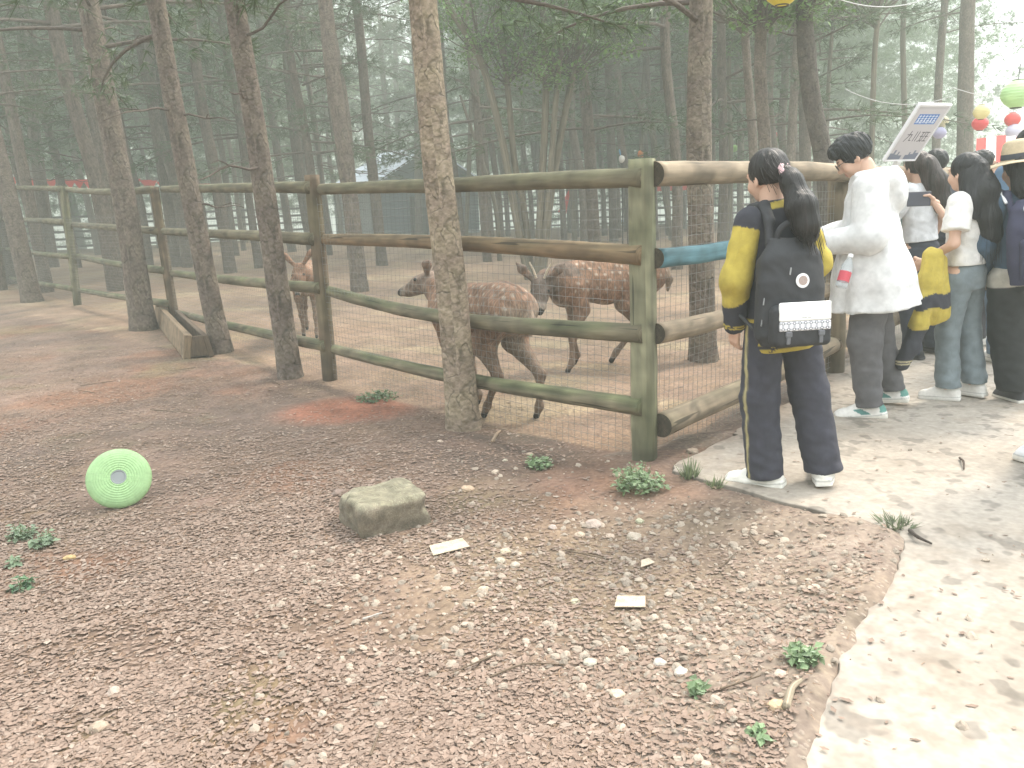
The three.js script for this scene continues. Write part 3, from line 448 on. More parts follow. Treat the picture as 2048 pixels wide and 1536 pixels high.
// understorey and the wood beyond, one mass
{
  const R = RNG(404), T = SPARSE[0], n1 = 1100, m = new THREE.InstancedMesh(T.needles, needleMat, n1), o = new THREE.Object3D(), c = new THREE.Color(); let k = 0;
  for (let i = 0; i < n1; i++) { const a = -0.72 + 1.4 * R(), d = 41 + 24 * R(), x = Math.sin(a) * d * 1.05, z = -Math.cos(a) * d; if (R() < smoothstep(a, 0.36, 0.5)) continue; if (a > -0.25 && a < -0.02 && d < 54) continue; o.position.set(x, (R() < 0.4 && d > 46 ? 0.1 : 1.8) + 10.5 * Math.pow(R(), 1.1) + gh(x, z) * 0.5, z); o.rotation.set((R() - 0.5) * 0.3, R() * 6.28, 0); o.scale.setScalar(1 + 0.9 * R()); o.updateMatrix(); m.setMatrixAt(k, o.matrix); const f = 0.85 + 0.8 * R(); c.setRGB(f * 0.95, f * 1.2, f * 0.85); m.setColorAt(k++, c); }
  m.count = k; m.name = 'distant_wood'; scene.add(m); tag(m, 'grey green mass of pine foliage closing the view beyond the grove', 'wood'); m.userData.kind = 'stuff';
}

// ---------------------------------------------------------------- beyond the pen: shed, far fence, bunting, lamps and lanterns
const paint = (r, g, b, o = {}) => std({ color: lin(r, g, b), map: o.plain ? null : clothTex, roughness: 0.75, ...o });
const greySide = std({ color: lin(0.55, 0.60, 0.66), map: woodTex, roughness: 0.85 }), blueSide = std({ color: lin(0.14, 0.19, 0.27), map: woodTex, roughness: 0.85 }), darkWood = std({ color: lin(0.06, 0.05, 0.045), map: woodTex, roughness: 0.9 });
{
  const c = Z(812, 400, -44), s = thing('garden_shed', 'blue grey board shed with a pale tiled roof beyond the pen', 'shed', [c.x, gh(c.x, c.z) + 0.02, c.z], 0.62);
  const W = 6.2, D = 4.6, H = 2.45, plank = new THREE.BoxGeometry(W, 0.165, 0.03), plankS = new THREE.BoxGeometry(D - 0.05, 0.165, 0.03);
  for (let k = 0; k < 14; k++) { for (const f of [1, -1]) { const p = part('plank', plank, f > 0 && k > 0 ? blueSide : greySide, s); p.position.set(0, 0.1 + k * 0.172, f * D / 2); p.rotation.x = -0.08 * f; const q = part('plank', plankS, greySide, s); q.position.set(f * W / 2, 0.1 + k * 0.172, 0); q.rotation.set(0, Math.PI / 2 * f, 0); q.rotateX(-0.08); } }
  part('door', box(1.0, 1.95, 0.05, [-0.6, 1.0, D / 2 + 0.045], [0, 0, 0]), darkWood, s); const wn = part('window', box(1.1, 0.8, 0.05, [1.6, 1.45, D / 2 + 0.045], [0, 0, 0]), darkWood, s); part('pane', new THREE.BoxGeometry(0.96, 0.66, 0.01).translate(1.6, 1.45, D / 2 + 0.077), std({ color: lin(0.08, 0.10, 0.11), roughness: 0.15 }), wn);
  const rise = 2.0, len = Math.hypot(W / 2 + 0.5, rise), ang = Math.atan2(rise, W / 2 + 0.5), slab = [], gable = [];
  for (const f of [1, -1]) { slab.push(xf(new THREE.BoxGeometry(len, 0.08, D + 0.9), [f * (W / 2 + 0.5) / 2, H + rise / 2 - 0.1, 0], [0, 0, -f * ang])); const g = new THREE.BufferGeometry(); const z = f * (D / 2 - 0.02); const v = f > 0 ? [-W / 2, H, z, W / 2, H, z, 0, H + rise - 0.15, z] : [W / 2, H, z, -W / 2, H, z, 0, H + rise - 0.15, z]; g.setAttribute('position', new THREE.Float32BufferAttribute(v, 3)); g.computeVertexNormals(); gable.push(g); }
  const roof = part('roof', merge(slab), darkWood, s); part('gable', merge(gable), blueSide, s);
  const tile = new THREE.CylinderGeometry(0.12, 0.14, 0.36, 7, 1, false, 0, Math.PI), tiles = [];
  for (const f of [1, -1]) for (let r = 0; r < 12; r++) for (let k = 0; k < 22; k++) { const t = (r + 0.5) / 12; tiles.push(xf(tile.clone(), [f * (W / 2 + 0.5) * t, H + rise * (1 - t) - 0.03 + 0.012 * (r % 2), (k - 10.5) * 0.25], [0, 0, 0]).applyMatrix4(new THREE.Matrix4())); }
  const tg = merge(tiles.map((g, i) => { const f = i < 264 ? 1 : -1; g.computeBoundingBox(); const c2 = g.boundingBox.getCenter(V()); g.translate(-c2.x, -c2.y, -c2.z); g.rotateX(Math.PI); g.rotateZ(f > 0 ? Math.PI / 2 - ang : Math.PI / 2 + ang); return g.translate(c2.x, c2.y, c2.z); }));
  const tm = part('roof_tiles', tg, std({ color: lin(0.66, 0.72, 0.80), roughness: 0.6 }), roof); tm.userData.kind = 'stuff';
}
{ // the pen's far fence
  const f = thing('far_fence', 'dark plank fence closing the far side of the pen under the red bunting', 'fence'), pts = [[-27, -38], [-23.5, -39.2], [-20, -40.2], [-16.5, -41], [-13, -41.6], [-9.7, -42]].map(([x, z]) => V(x, gh(x, z), z)), R = RNG(3);
  const run = (pts, mat, rails) => { const postG = new THREE.CylinderGeometry(0.07, 0.08, 2.0, 8); pts.forEach((p, i) => { const m = part('post', postG, mat, f); m.position.set(p.x, p.y + 0.95, p.z); if (i) { const a = pts[i - 1], L = Math.hypot(p.x - a.x, p.z - a.z); for (const h of rails) { const r = part('rail', new THREE.CylinderGeometry(0.055, 0.06, L, 7), mat, f); r.position.set((a.x + p.x) / 2, (a.y + p.y) / 2 + h, (a.z + p.z) / 2 + 0.07); r.rotation.set(0, -Math.atan2(p.z - a.z, p.x - a.x), Math.PI / 2); } } }); };
  run(pts, darkWood, [0.25, 0.6, 0.95, 1.3, 1.65]);
  run([[-1, -46], [2.5, -46], [6, -45.5], [9.5, -44.5], [13, -43], [16.2, -41]].map(([x, z]) => V(x, gh(x, z), z)), std({ color: lin(0.13, 0.11, 0.09), map: woodTex }), [0.2, 0.55, 0.95, 1.35, 1.7]);
}
const lineTo = (a, b, sag, n = 14) => { const r = []; for (let i = 0; i <= n; i++) { const t = i / n; const p = a.clone().lerp(b, t); p.y -= sag * 4 * t * (1 - t); r.push(p); } return r; };
const redCloth = std({ color: lin(0.62, 0.035, 0.03), roughness: 0.8, side: THREE.DoubleSide });
{
  const t = thing('bunting', 'string of small red triangular flags hung low across the far left of the grove', 'bunting');
  for (const [a, b, n] of [[Z(15, 353, -29), Z(235, 353, -31), 12], [Z(235, 353, -31), Z(490, 366, -33), 13]]) {
    const l = lineTo(a, b, 0.12, 24); part('string', wires([l], 0.006), std({ color: lin(0.3, 0.05, 0.05) }), t);
    for (let i = 0; i < n; i++) { const p = l[Math.round((i + 0.5) / n * 24)], w = 0.22, h = 0.34, sw = 0.06 * noise(i * 3.1, a.x), g = new THREE.BufferGeometry(); g.setAttribute('position', new THREE.Float32BufferAttribute([-w, 0, 0, 0, -h, sw, w, 0, 0, -w, 0, 0.012, w, 0, 0.012, 0, -h, sw + 0.006], 3)); g.computeVertexNormals(); const m = part('flag', g, redCloth, t); m.position.copy(p); m.rotation.y = noise(i, 5) * 0.7; }
  }
}
function ribbed(r, h, ribs = 9) { const pts = []; for (let i = 0; i <= 60; i++) { const t = i / 60, a = (t - 0.5) * Math.PI * 0.9; const rr = r * Math.pow(Math.cos(a), 0.62) * (1 - 0.028 * Math.abs(Math.cos(t * ribs * Math.PI))); pts.push(new THREE.Vector2(Math.max(rr, 0.02), (t - 0.5) * h)); } return new THREE.LatheGeometry(pts, 28); }
function lantern(px, py, rpx, rad, color, label, wirePx) {
  const d = FPX * rad / rpx, dir = ray(px, py), f = ray(1024, 768), p = dir.clone().multiplyScalar(d / dir.dot(f)).add(V(0, EYE, 0)), t = thing('paper_lantern', label, 'lantern', [p.x, p.y, p.z], 0.3);
  part('shade', ribbed(rad, rad * 1.75), new THREE.MeshPhysicalMaterial({ color: lin(...color), roughness: 0.8, transmission: 0.35, thickness: 0, side: THREE.DoubleSide }), t);
  part('rim', merge([xf(new THREE.TorusGeometry(rad * 0.32, 0.006, 6, 20), [0, rad * 0.88, 0], [Math.PI / 2, 0, 0]), xf(new THREE.TorusGeometry(rad * 0.32, 0.006, 6, 20), [0, -rad * 0.88, 0], [Math.PI / 2, 0, 0])]), std({ color: lin(0.1, 0.09, 0.07) }), t);
  part('hanger', wires([[V(0, rad * 0.88, 0), V(0.01, rad * 1.9, 0)]], 0.004), std({ color: lin(0.2, 0.2, 0.2) }), t); return t;
}
lantern(1565, -27, 40, 0.15, [0.72, 0.62, 0.06], 'big yellow paper lantern cut by the top edge of the picture');
lantern(2034, 188, 30, 0.15, [0.55, 0.75, 0.42], 'pale green paper lantern at the upper right, largest of its cluster');
lantern(1963, 224, 16, 0.14, [0.75, 0.68, 0.35], 'cream paper lantern hanging right above a red one');
lantern(1960, 247, 15.5, 0.14, [0.72, 0.07, 0.08], 'red paper lantern hanging right under the cream one');
lantern(2025, 239, 15, 0.14, [0.75, 0.09, 0.08], 'red paper lantern below the pale green one');
lantern(2027, 262, 15, 0.14, [0.70, 0.70, 0.82], 'white lilac paper lantern over the striped awning');
lantern(1884, 243, 13, 0.14, [0.66, 0.60, 0.40], 'cream paper lantern half hidden by the tilted placard');
lantern(1879, 266, 13, 0.14, [0.55, 0.53, 0.75], 'lilac paper lantern beside the edge of the tilted placard');
lantern(1468, 297, 8, 0.15, [0.32, 0.62, 0.12], 'small green paper lantern far behind the big dark trunk');
lantern(1552, 285, 8.5, 0.15, [0.22, 0.58, 0.16], 'small green paper lantern just above the head with the ponytail');
lantern(1554, 271, 7, 0.15, [0.65, 0.10, 0.09], 'small dull red paper lantern over the green one near the ponytail');
{
  for (const [a, b, sag, z, z2, lab] of [[[1690, 178], [1905, 192], 0.12, -9, -9, 'thin wire sagging behind the tilted placard'], [[1600, -40], [1890, -20], 0.15, -6, -7, 'thin wire from which the yellow lantern hangs'], [[1905, 175], [2120, 190], 0.1, -11, -12, 'thin lantern wire at the upper right']]) { const t = thing('lantern_wire', lab, 'wire'); part('wire', wires([lineTo(Z(...a, z), Z(...b, z2), sag)], 0.004), std({ color: lin(0.5, 0.5, 0.5) }), t); }
  // striped stall awning at the right
  const c = Z(2022, 300, -11.5), t = thing('stall_awning', 'red and white striped awning sloping down behind the straw hat', 'awning', [c.x, c.y, c.z], -0.5), g = [[], []];
  for (let i = 0; i < 10; i++) g[i % 2].push(xf(new THREE.BoxGeometry(0.12, 0.012, 0.75), [(i - 3) * 0.121, 0.02 * Math.sin(i), 0], [0.55, 0, 0.0]));
  part('red_stripes', merge(g[0]), redCloth, t); part('white_stripes', merge(g[1]), std({ color: lin(0.78, 0.75, 0.72), roughness: 0.8 }), t); for (const x of [-0.3, 0.85]) part('pole', new THREE.CylinderGeometry(0.02, 0.02, c.y, 8).translate(x, -c.y / 2 - 0.1, -0.2), steel, t);
  // red canopy far behind the right fence
  const q = Z(1338, 373, -36), s = thing('market_canopy', 'flat red canopy seen under the top log rail far behind', 'canopy', [q.x, gh(q.x, q.z), q.z]), hh = q.y - s.position.y;
  part('canopy_cloth', box(2.0, 0.22, 1.4, [0, hh, 0], [0.12, 0, 0]), redCloth, s); for (const x of [-0.9, 0.9]) for (const z of [-0.6, 0.6]) part('pole', new THREE.CylinderGeometry(0.025, 0.025, hh, 8).translate(x, hh / 2, z), steel, s);
  // dark box lamp on a post, blue tub, rabbit lantern and orange lantern
  const b = Z(1145, 340, -34), k = thing('post_lamp', 'black box lamp on a post beyond the fan of stems', 'lamp', [b.x, gh(b.x, b.z), b.z]), bh = b.y - k.position.y; part('post', new THREE.CylinderGeometry(0.06, 0.07, bh, 10).translate(0, bh / 2, 0), darkWood, k); part('housing', merge([box(0.36, 0.5, 0.36, [0, bh + 0.2, 0]), box(0.46, 0.07, 0.46, [0, bh + 0.48, 0])]), std({ color: lin(0.012, 0.012, 0.014), roughness: 0.6 }), k); part('ribbon', merge([xf(new THREE.SphereGeometry(0.16, 12, 8), [0, bh - 0.2, 0.08], [0, 0, 0], [1, 0.7, 0.6]), xf(new THREE.ConeGeometry(0.18, 1.3, 7), [-0.25, bh - 1.1, 0.1], [0, 0, -0.35])]), redCloth, k);
  const u = G(1255, 446), v = thing('plastic_tub', 'light blue plastic tub on the ground left of the corner post', 'tub', [u.x, gh(u.x, u.z), u.z]); part('tub', new THREE.LatheGeometry([[0.001, 0.02], [0.34, 0.02], [0.42, 0.32], [0.45, 0.32], [0.45, 0.3], [0.43, 0.3], [0.36, 0], [0.001, 0]].map((p) => new THREE.Vector2(p[0], p[1])), 24), std({ color: lin(0.10, 0.30, 0.62), roughness: 0.4, side: THREE.DoubleSide }), v);
  const e = Z(1244, 318, -24), r = thing('egg_lantern', 'white egg shaped lantern with two upright blue ears left of the corner post', 'lantern', [e.x, e.y, e.z]); part('egg', xf(new THREE.SphereGeometry(0.1, 18, 14), [0, 0, 0], [0, 0, 0], [0.95, 1.15, 0.95]), std({ color: lin(0.72, 0.70, 0.66) }), r); for (const w of [1, -1]) part('ear', xf(new THREE.SphereGeometry(0.08, 12, 10), [0.045 * w, 0.18, 0], [0, 0, -0.25 * w], [0.45, 1.3, 0.3]), std({ color: lin(0.10, 0.28, 0.45) }), r); part('pole', new THREE.CylinderGeometry(0.02, 0.02, e.y).translate(0, -e.y / 2, 0), darkWood, r);
  const n = Z(1281, 309, -24), m = thing('egg_lantern', 'orange egg shaped lantern peeking over the corner post', 'lantern', [n.x, n.y, n.z]); part('egg', xf(new THREE.SphereGeometry(0.1, 18, 14), [0, 0, 0], [0, 0, 0], [0.85, 1.2, 0.85]), std({ color: lin(0.60, 0.17, 0.03) }), m); part('pole', new THREE.CylinderGeometry(0.02, 0.02, n.y).translate(0, -n.y / 2, 0), darkWood, m);
}

// ---------------------------------------------------------------- bodies as smooth distance fields, meshed with surface nets
class Sdf {
  constructor() { this.p = []; this.mod = null; }
  add(o) { this.p.push({ k: 0.03, op: 0, ...o }); return this; }
  cap(a, b, r1, r2 = r1, k = 0.03) { const m = [(a[0] + b[0]) / 2, (a[1] + b[1]) / 2, (a[2] + b[2]) / 2], dx = b[0] - a[0], dy = b[1] - a[1], dz = b[2] - a[2], l2 = dx * dx + dy * dy + dz * dz || 1e-9; return this.add({ t: 0, a, d: [dx, dy, dz], l2, r1, r2, k, m, R: Math.sqrt(l2) / 2 + Math.max(r1, r2) }); }
  chain(pts, rs, k = 0.03) { for (let i = 1; i < pts.length; i++) this.cap(pts[i - 1], pts[i], rs[i - 1], rs[i], k); return this; }
  ell(c, r, k = 0.03, rot = null, op = 0) { let M = null; if (rot) M = new THREE.Matrix3().setFromMatrix4(new THREE.Matrix4().makeRotationFromEuler(new THREE.Euler(...rot)).invert()).elements; return this.add({ t: 1, c, r, M, k, op, m: c, R: Math.max(...r) }); }
  box(c, h, rad = 0.01, k = 0.01, rot = null, op = 0) { let M = null; if (rot) M = new THREE.Matrix3().setFromMatrix4(new THREE.Matrix4().makeRotationFromEuler(new THREE.Euler(...rot)).invert()).elements; return this.add({ t: 2, c, h, rad, M, k, op, m: c, R: Math.hypot(...h) }); }
  loft(rows, k = 0.03) { const y0 = rows[0][0], y1 = rows[rows.length - 1][0]; return this.add({ t: 3, rows, y0, y1, k, m: [0, (y0 + y1) / 2, 0], R: Math.hypot((y1 - y0) / 2, Math.max(...rows.map((r) => Math.max(r[1], r[2]) + Math.abs(r[3] ?? 0) + Math.abs(r[4] ?? 0)))) }); }
  at(x, y, z) {
    let d = 1e3;
    for (const p of this.p) {
      if (p.op === 0) { const lb = Math.hypot(x - p.m[0], y - p.m[1], z - p.m[2]) - p.R; if (lb > d + p.k) continue; }
      let q;
      if (p.t === 0) { const px = x - p.a[0], py = y - p.a[1], pz = z - p.a[2]; let h = (px * p.d[0] + py * p.d[1] + pz * p.d[2]) / p.l2; h = h < 0 ? 0 : h > 1 ? 1 : h; q = Math.hypot(px - p.d[0] * h, py - p.d[1] * h, pz - p.d[2] * h) - (p.r1 + (p.r2 - p.r1) * h); }
      else if (p.t === 3) { const yy = y < p.y0 ? p.y0 : y > p.y1 ? p.y1 : y; let i = 0; while (i < p.rows.length - 2 && yy > p.rows[i + 1][0]) i++; const A = p.rows[i], B = p.rows[i + 1]; let t = (yy - A[0]) / (B[0] - A[0]); t = t * t * (3 - 2 * t); const rx = A[1] + (B[1] - A[1]) * t, rz = A[2] + (B[2] - A[2]) * t, ax = (x - ((A[3] ?? 0) + ((B[3] ?? 0) - (A[3] ?? 0)) * t)) / rx, az = (z - ((A[4] ?? 0) + ((B[4] ?? 0) - (A[4] ?? 0)) * t)) / rz, l = Math.hypot(ax, az), g = Math.hypot(ax / rx, az / rz); const s = l > 1e-6 ? l * (l - 1) / g : -Math.min(rx, rz), dy = Math.abs(y - (p.y0 + p.y1) / 2) - (p.y1 - p.y0) / 2; q = Math.min(Math.max(s, dy), 0) + Math.hypot(Math.max(s, 0), Math.max(dy, 0)); }
      else {
        let px = x - p.c[0], py = y - p.c[1], pz = z - p.c[2]; if (p.M) { const m = p.M, a = m[0] * px + m[3] * py + m[6] * pz, b = m[1] * px + m[4] * py + m[7] * pz; pz = m[2] * px + m[5] * py + m[8] * pz; px = a; py = b; }
        if (p.t === 1) { const r = p.r, k0 = Math.hypot(px / r[0], py / r[1], pz / r[2]), k1 = Math.hypot(px / (r[0] * r[0]), py / (r[1] * r[1]), pz / (r[2] * r[2])); q = k1 > 1e-6 ? k0 * (k0 - 1) / k1 : -Math.min(...r); }
        else { const qx = Math.abs(px) - p.h[0] + p.rad, qy = Math.abs(py) - p.h[1] + p.rad, qz = Math.abs(pz) - p.h[2] + p.rad; q = Math.hypot(Math.max(qx, 0), Math.max(qy, 0), Math.max(qz, 0)) + Math.min(Math.max(qx, qy, qz), 0) - p.rad; }
      }
      if (p.op) { const k = p.k, h = Math.max(k - Math.abs(-q - d), 0) / k; d = Math.max(d, -q) + h * h * k * 0.25; }
      else { const k = p.k, h = Math.max(k - Math.abs(d - q), 0) / k; d = Math.min(d, q) - h * h * k * 0.25; }
    }
    return this.mod ? this.mod(x, y, z, d) : d;
  }
  bounds(pad = 0.03) { const lo = [9, 9, 9], hi = [-9, -9, -9]; for (const p of this.p) if (!p.op) { if (p.t === 0) for (const e of [0, 1]) for (let i = 0; i < 3; i++) { const c = p.a[i] + p.d[i] * e, r = Math.max(p.r1, p.r2); lo[i] = Math.min(lo[i], c - r); hi[i] = Math.max(hi[i], c + r); } else if (p.t === 3) { for (const r of p.rows) { const w = [r[1], 0, r[2]], c = [r[3] ?? 0, r[0], r[4] ?? 0]; for (let i = 0; i < 3; i++) { lo[i] = Math.min(lo[i], c[i] - w[i]); hi[i] = Math.max(hi[i], c[i] + w[i]); } } } else for (let i = 0; i < 3; i++) { const w = p.M ? p.R : p.t === 1 ? p.r[i] : p.h[i]; lo[i] = Math.min(lo[i], p.c[i] - w); hi[i] = Math.max(hi[i], p.c[i] + w); } } return [lo.map((v) => v - pad), hi.map((v) => v + pad)]; }
  mesh(cell, color = null, uvs = 1, bb = null) {
    const [lo, hi] = bb ?? this.bounds(0.02 + cell), B = 4, n = [0, 1, 2].map((i) => Math.ceil((hi[i] - lo[i]) / cell / B) * B + 1), [nx, ny, nz] = n, F = new Float32Array(nx * ny * nz).fill(NaN), I = (i, j, k) => (k * ny + j) * nx + i, half = cell * B * 0.5, reach = half * 1.7321 * 1.5 + 0.012;
    for (let k = 0; k < nz - 1; k += B) for (let j = 0; j < ny - 1; j += B) for (let i = 0; i < nx - 1; i += B) {
      const c = this.at(lo[0] + i * cell + half, lo[1] + j * cell + half, lo[2] + k * cell + half), skip = Math.abs(c) > reach;
      for (let kk = k; kk <= k + B; kk++) for (let jj = j; jj <= j + B; jj++) for (let ii = i; ii <= i + B; ii++) { const q = I(ii, jj, kk); if (F[q] === F[q]) { if (!skip && Math.abs(F[q]) > 50) F[q] = this.at(lo[0] + ii * cell, lo[1] + jj * cell, lo[2] + kk * cell); continue; } F[q] = skip ? Math.sign(c) * 99 : this.at(lo[0] + ii * cell, lo[1] + jj * cell, lo[2] + kk * cell); }
    }
    const vid = new Int32Array(nx * ny * nz).fill(-1), P = [], E = [[0, 1], [2, 3], [4, 5], [6, 7], [0, 2], [1, 3], [4, 6], [5, 7], [0, 4], [1, 5], [2, 6], [3, 7]], v = new Float32Array(8);
    for (let k = 0; k < nz - 1; k++) for (let j = 0; j < ny - 1; j++) for (let i = 0; i < nx - 1; i++) {
      let m = 0; for (let c = 0; c < 8; c++) { v[c] = F[I(i + (c & 1), j + ((c >> 1) & 1), k + (c >> 2))]; if (v[c] < 0) m |= 1 << c; } if (m === 0 || m === 255) continue;
      let x = 0, y = 0, z = 0, s = 0; for (const [a, b] of E) if ((v[a] < 0) !== (v[b] < 0)) { let t = v[a] / (v[a] - v[b]); if (Math.abs(v[a]) > 50 || Math.abs(v[b]) > 50) t = 0.5; x += (a & 1) + ((b & 1) - (a & 1)) * t; y += ((a >> 1) & 1) + (((b >> 1) & 1) - ((a >> 1) & 1)) * t; z += (a >> 2) + ((b >> 2) - (a >> 2)) * t; s++; }
      vid[I(i, j, k)] = P.length / 3; P.push(lo[0] + (i + x / s) * cell, lo[1] + (j + y / s) * cell, lo[2] + (k + z / s) * cell);
    }
    const idx = [], quad = (a, b, c, d, f) => { if (a < 0 || b < 0 || c < 0 || d < 0) return; if (f) idx.push(a, b, c, a, c, d); else idx.push(a, c, b, a, d, c); };
    for (let k = 1; k < nz - 1; k++) for (let j = 1; j < ny - 1; j++) for (let i = 1; i < nx - 1; i++) {
      const s = F[I(i, j, k)] < 0;
      if (s !== F[I(i + 1, j, k)] < 0) quad(vid[I(i, j - 1, k - 1)], vid[I(i, j, k - 1)], vid[I(i, j, k)], vid[I(i, j - 1, k)], s);
      if (s !== F[I(i, j + 1, k)] < 0) quad(vid[I(i - 1, j, k - 1)], vid[I(i - 1, j, k)], vid[I(i, j, k)], vid[I(i, j, k - 1)], s);
      if (s !== F[I(i, j, k + 1)] < 0) quad(vid[I(i - 1, j - 1, k)], vid[I(i, j - 1, k)], vid[I(i, j, k)], vid[I(i - 1, j, k)], s);
    }
    const g = new THREE.BufferGeometry(); g.setAttribute('position', new THREE.Float32BufferAttribute(P, 3)); g.setIndex(idx); g.computeVertexNormals();
    const N = g.attributes.normal.array, U = new Float32Array(P.length / 3 * 2), C = color ? new Float32Array(P.length) : null;
    for (let q = 0; q < P.length; q += 3) {
      const x = P[q], y = P[q + 1], z = P[q + 2]; U[q / 3 * 2] = (Math.abs(N[q]) > Math.abs(N[q + 2]) ? z : x) * uvs; U[q / 3 * 2 + 1] = y * uvs;
      if (C) { const c = color(x, y, z, N[q], N[q + 1], N[q + 2]); C[q] = c[0]; C[q + 1] = c[1]; C[q + 2] = c[2]; }
    }
    g.setAttribute('uv', new THREE.BufferAttribute(U, 2)); if (C) g.setAttribute('color', new THREE.BufferAttribute(C, 3)); return g;
  }
}
const A3 = (v) => [v.x, v.y, v.z];

// ---------------------------------------------------------------- the deer
const furTex = tex(256, 256, (u, v) => g3(0.72 + 0.4 * (pf(u, v, 60, 14, 81, 3) - 0.5) + 0.3 * (pf(u, v, 8, 8, 85, 3) - 0.5)));
const furMat = std({ vertexColors: true, map: rep(furTex, 4, 4), roughness: 0.9 });
const darkWet = std({ color: lin(0.012, 0.010, 0.009), roughness: 0.25 });
function deer(o) {
  const base = o.base, th = Math.atan2(o.h[0], o.h[1]), g = thing('sika_deer', o.label, 'deer', [base.x, gh(base.x, base.z), base.z], th), S = o.s ?? 1;
  const inv = new THREE.Matrix4().makeRotationY(-th), loc = (w) => w.clone().sub(g.position).applyMatrix4(inv).divideScalar(S), s = new Sdf(), L = [];
  s.cap([0, 0.625, 0.28], [0, 0.605, 0.0], 0.132, 0.143, 0.05).cap([0, 0.605, 0], [0, 0.655, -0.28], 0.143, 0.135, 0.05).ell([0, 0.66, -0.36], [0.125, 0.135, 0.13], 0.06).cap([0, 0.715, 0.22], [0, 0.735, -0.25], 0.062, 0.068, 0.07).ell([0, 0.575, 0.33], [0.10, 0.12, 0.10], 0.06);
  const feet = o.feet.map((f) => f && loc(f));
  [[1, 1], [-1, 1], [1, 0], [-1, 0]].forEach(([sd, fr], i) => {
    const rest = fr ? V(0.075 * sd, 0, 0.28) : V(0.08 * sd, 0, -0.36), f = feet[i] ?? rest, dx = f.x - rest.x, dz = f.z - rest.z, P = (x, y, z, w) => [x * sd + dx * w, y, z + dz * w];
    if (fr) s.chain([P(0.075, 0.60, 0.27, 0), P(0.085, 0.44, 0.22, 0.08), P(0.078, 0.245, 0.27, 0.5), P(0.075, 0.075, 0.255, 0.95), P(0.075, 0.02, 0.285, 1)], [0.09, 0.052, 0.025, 0.0165, 0.02], 0.035);
    else s.chain([P(0.075, 0.64, -0.32, 0), P(0.095, 0.45, -0.22, 0.2), P(0.085, 0.275, -0.43, 0.62), P(0.08, 0.08, -0.385, 0.97), P(0.08, 0.02, -0.355, 1)], [0.115, 0.072, 0.027, 0.0175, 0.021], 0.04);
    L.push(P(fr ? 0.075 : 0.08, 0, fr ? 0.29 : -0.35, 1));
  });
  const hb = loc(o.poll), nose = loc(o.nose), hd = nose.clone().sub(hb), hl = hd.length(); hd.normalize(); const sideV = V().crossVectors(o.upv ? loc(o.upv.clone().add(g.position)).normalize() : V(0, 1, 0), hd).normalize(), upH = V().crossVectors(hd, sideV).normalize();
  const H = (a, u, w) => hb.clone().addScaledVector(hd, a * hl).addScaledVector(upH, u).addScaledVector(sideV, w), nk = [0, 0.66, 0.33];
  const mid = V(...nk).lerp(hb, 0.5).add(V(0, 0.0, 0.03));
  s.chain([nk, A3(mid), A3(H(0.08, -0.03, 0))], [0.108, 0.075, 0.06], 0.05).chain([A3(H(0.1, -0.005, 0)), A3(H(0.42, -0.012, 0)), A3(H(0.78, -0.016, 0)), A3(H(0.95, -0.016, 0))], [0.062, 0.056, 0.034, 0.027], 0.03).cap(A3(H(0.2, -0.04, 0)), A3(H(0.7, -0.04, 0)), 0.032, 0.02, 0.03);
  for (const w of [1, -1]) { const e0 = H(0.0, 0.035, 0.05 * w), e1 = H(-0.2 - (o.earBack ?? 0), 0.085, 0.125 * w), e2 = H(-0.36 - (o.earBack ?? 0), 0.10, 0.165 * w); s.chain([A3(e0), A3(e1), A3(e2)], [0.018, 0.03, 0.007], 0.015); s.ell(A3(H(0.36, 0.022, 0.05 * w)), [0.016, 0.016, 0.016], 0.015); }
  s.chain([[0, 0.70, -0.47], [0, 0.60, -0.515], [0, 0.52, -0.505]], [0.03, 0.026, 0.012], 0.03);
  s.mod = (x, y, z, d) => Math.abs(d) < 0.03 ? d + 0.0035 * noise(x * 22, y * 22, z * 14) : d;
  const red = o.red ?? [0.36, 0.155, 0.07], pale = [0.52, 0.41, 0.31], greyH = o.head ?? [0.30, 0.215, 0.155];
  const nP = H(0.97, -0.01, 0), hC = H(0.4, 0, 0);
  const col = (x, y, z) => {
    const f = 1 + 0.22 * noise(x * 30, y * 30, z * 30), hz = Math.hypot(x - hC.x, y - hC.y, z - hC.z); let c = mix3(red, pale, 0.36);
    c = mix3(c, pale, smoothstep(0.545 - y, -0.03, 0.06) * smoothstep(Math.abs(x), 0.12, 0.04) * 0.9);
    c = mix3(c, [0.33, 0.23, 0.16], smoothstep(0.5 - y, 0.0, 0.14) * 0.75);
    if (z < -0.42) c = mix3(c, pale, smoothstep(y, 0.74, 0.62) * smoothstep(y, 0.42, 0.5) * 0.8);
    if (y > 0.545 && z < 0.3 && z > -0.46) { // spots in loose rows
      const v = (x < 0 ? 3.7 : 0) + Math.atan2(y - 0.61, Math.abs(x)) * 0.15 / 0.052, u = z / 0.062 + 0.5 * Math.floor(v), i = Math.floor(u), j = Math.floor(v), ox = hash2(i, j, 3) * 0.4 + 0.3, oy = hash2(i, j, 4) * 0.3 + 0.35, rr = hash2(i, j, 6); const q = Math.hypot((u - i - ox) * 0.062, (v - j - oy) * 0.052);
      c = mix3(c, [0.80, 0.70, 0.57], (rr > 0.16 ? 1 : 0) * 0.8 * smoothstep(q, 0.0125 + 0.004 * rr, 0.006));
      c = mix3(c, [0.14, 0.07, 0.04], smoothstep(Math.abs(x), 0.02, 0.006) * (y > 0.72 ? 0.8 : 0));
    }
    if (hz < 0.34 && hz >= 0.19 && y > hb.y + 0.035) c = mix3(c, greyH, 0.8);
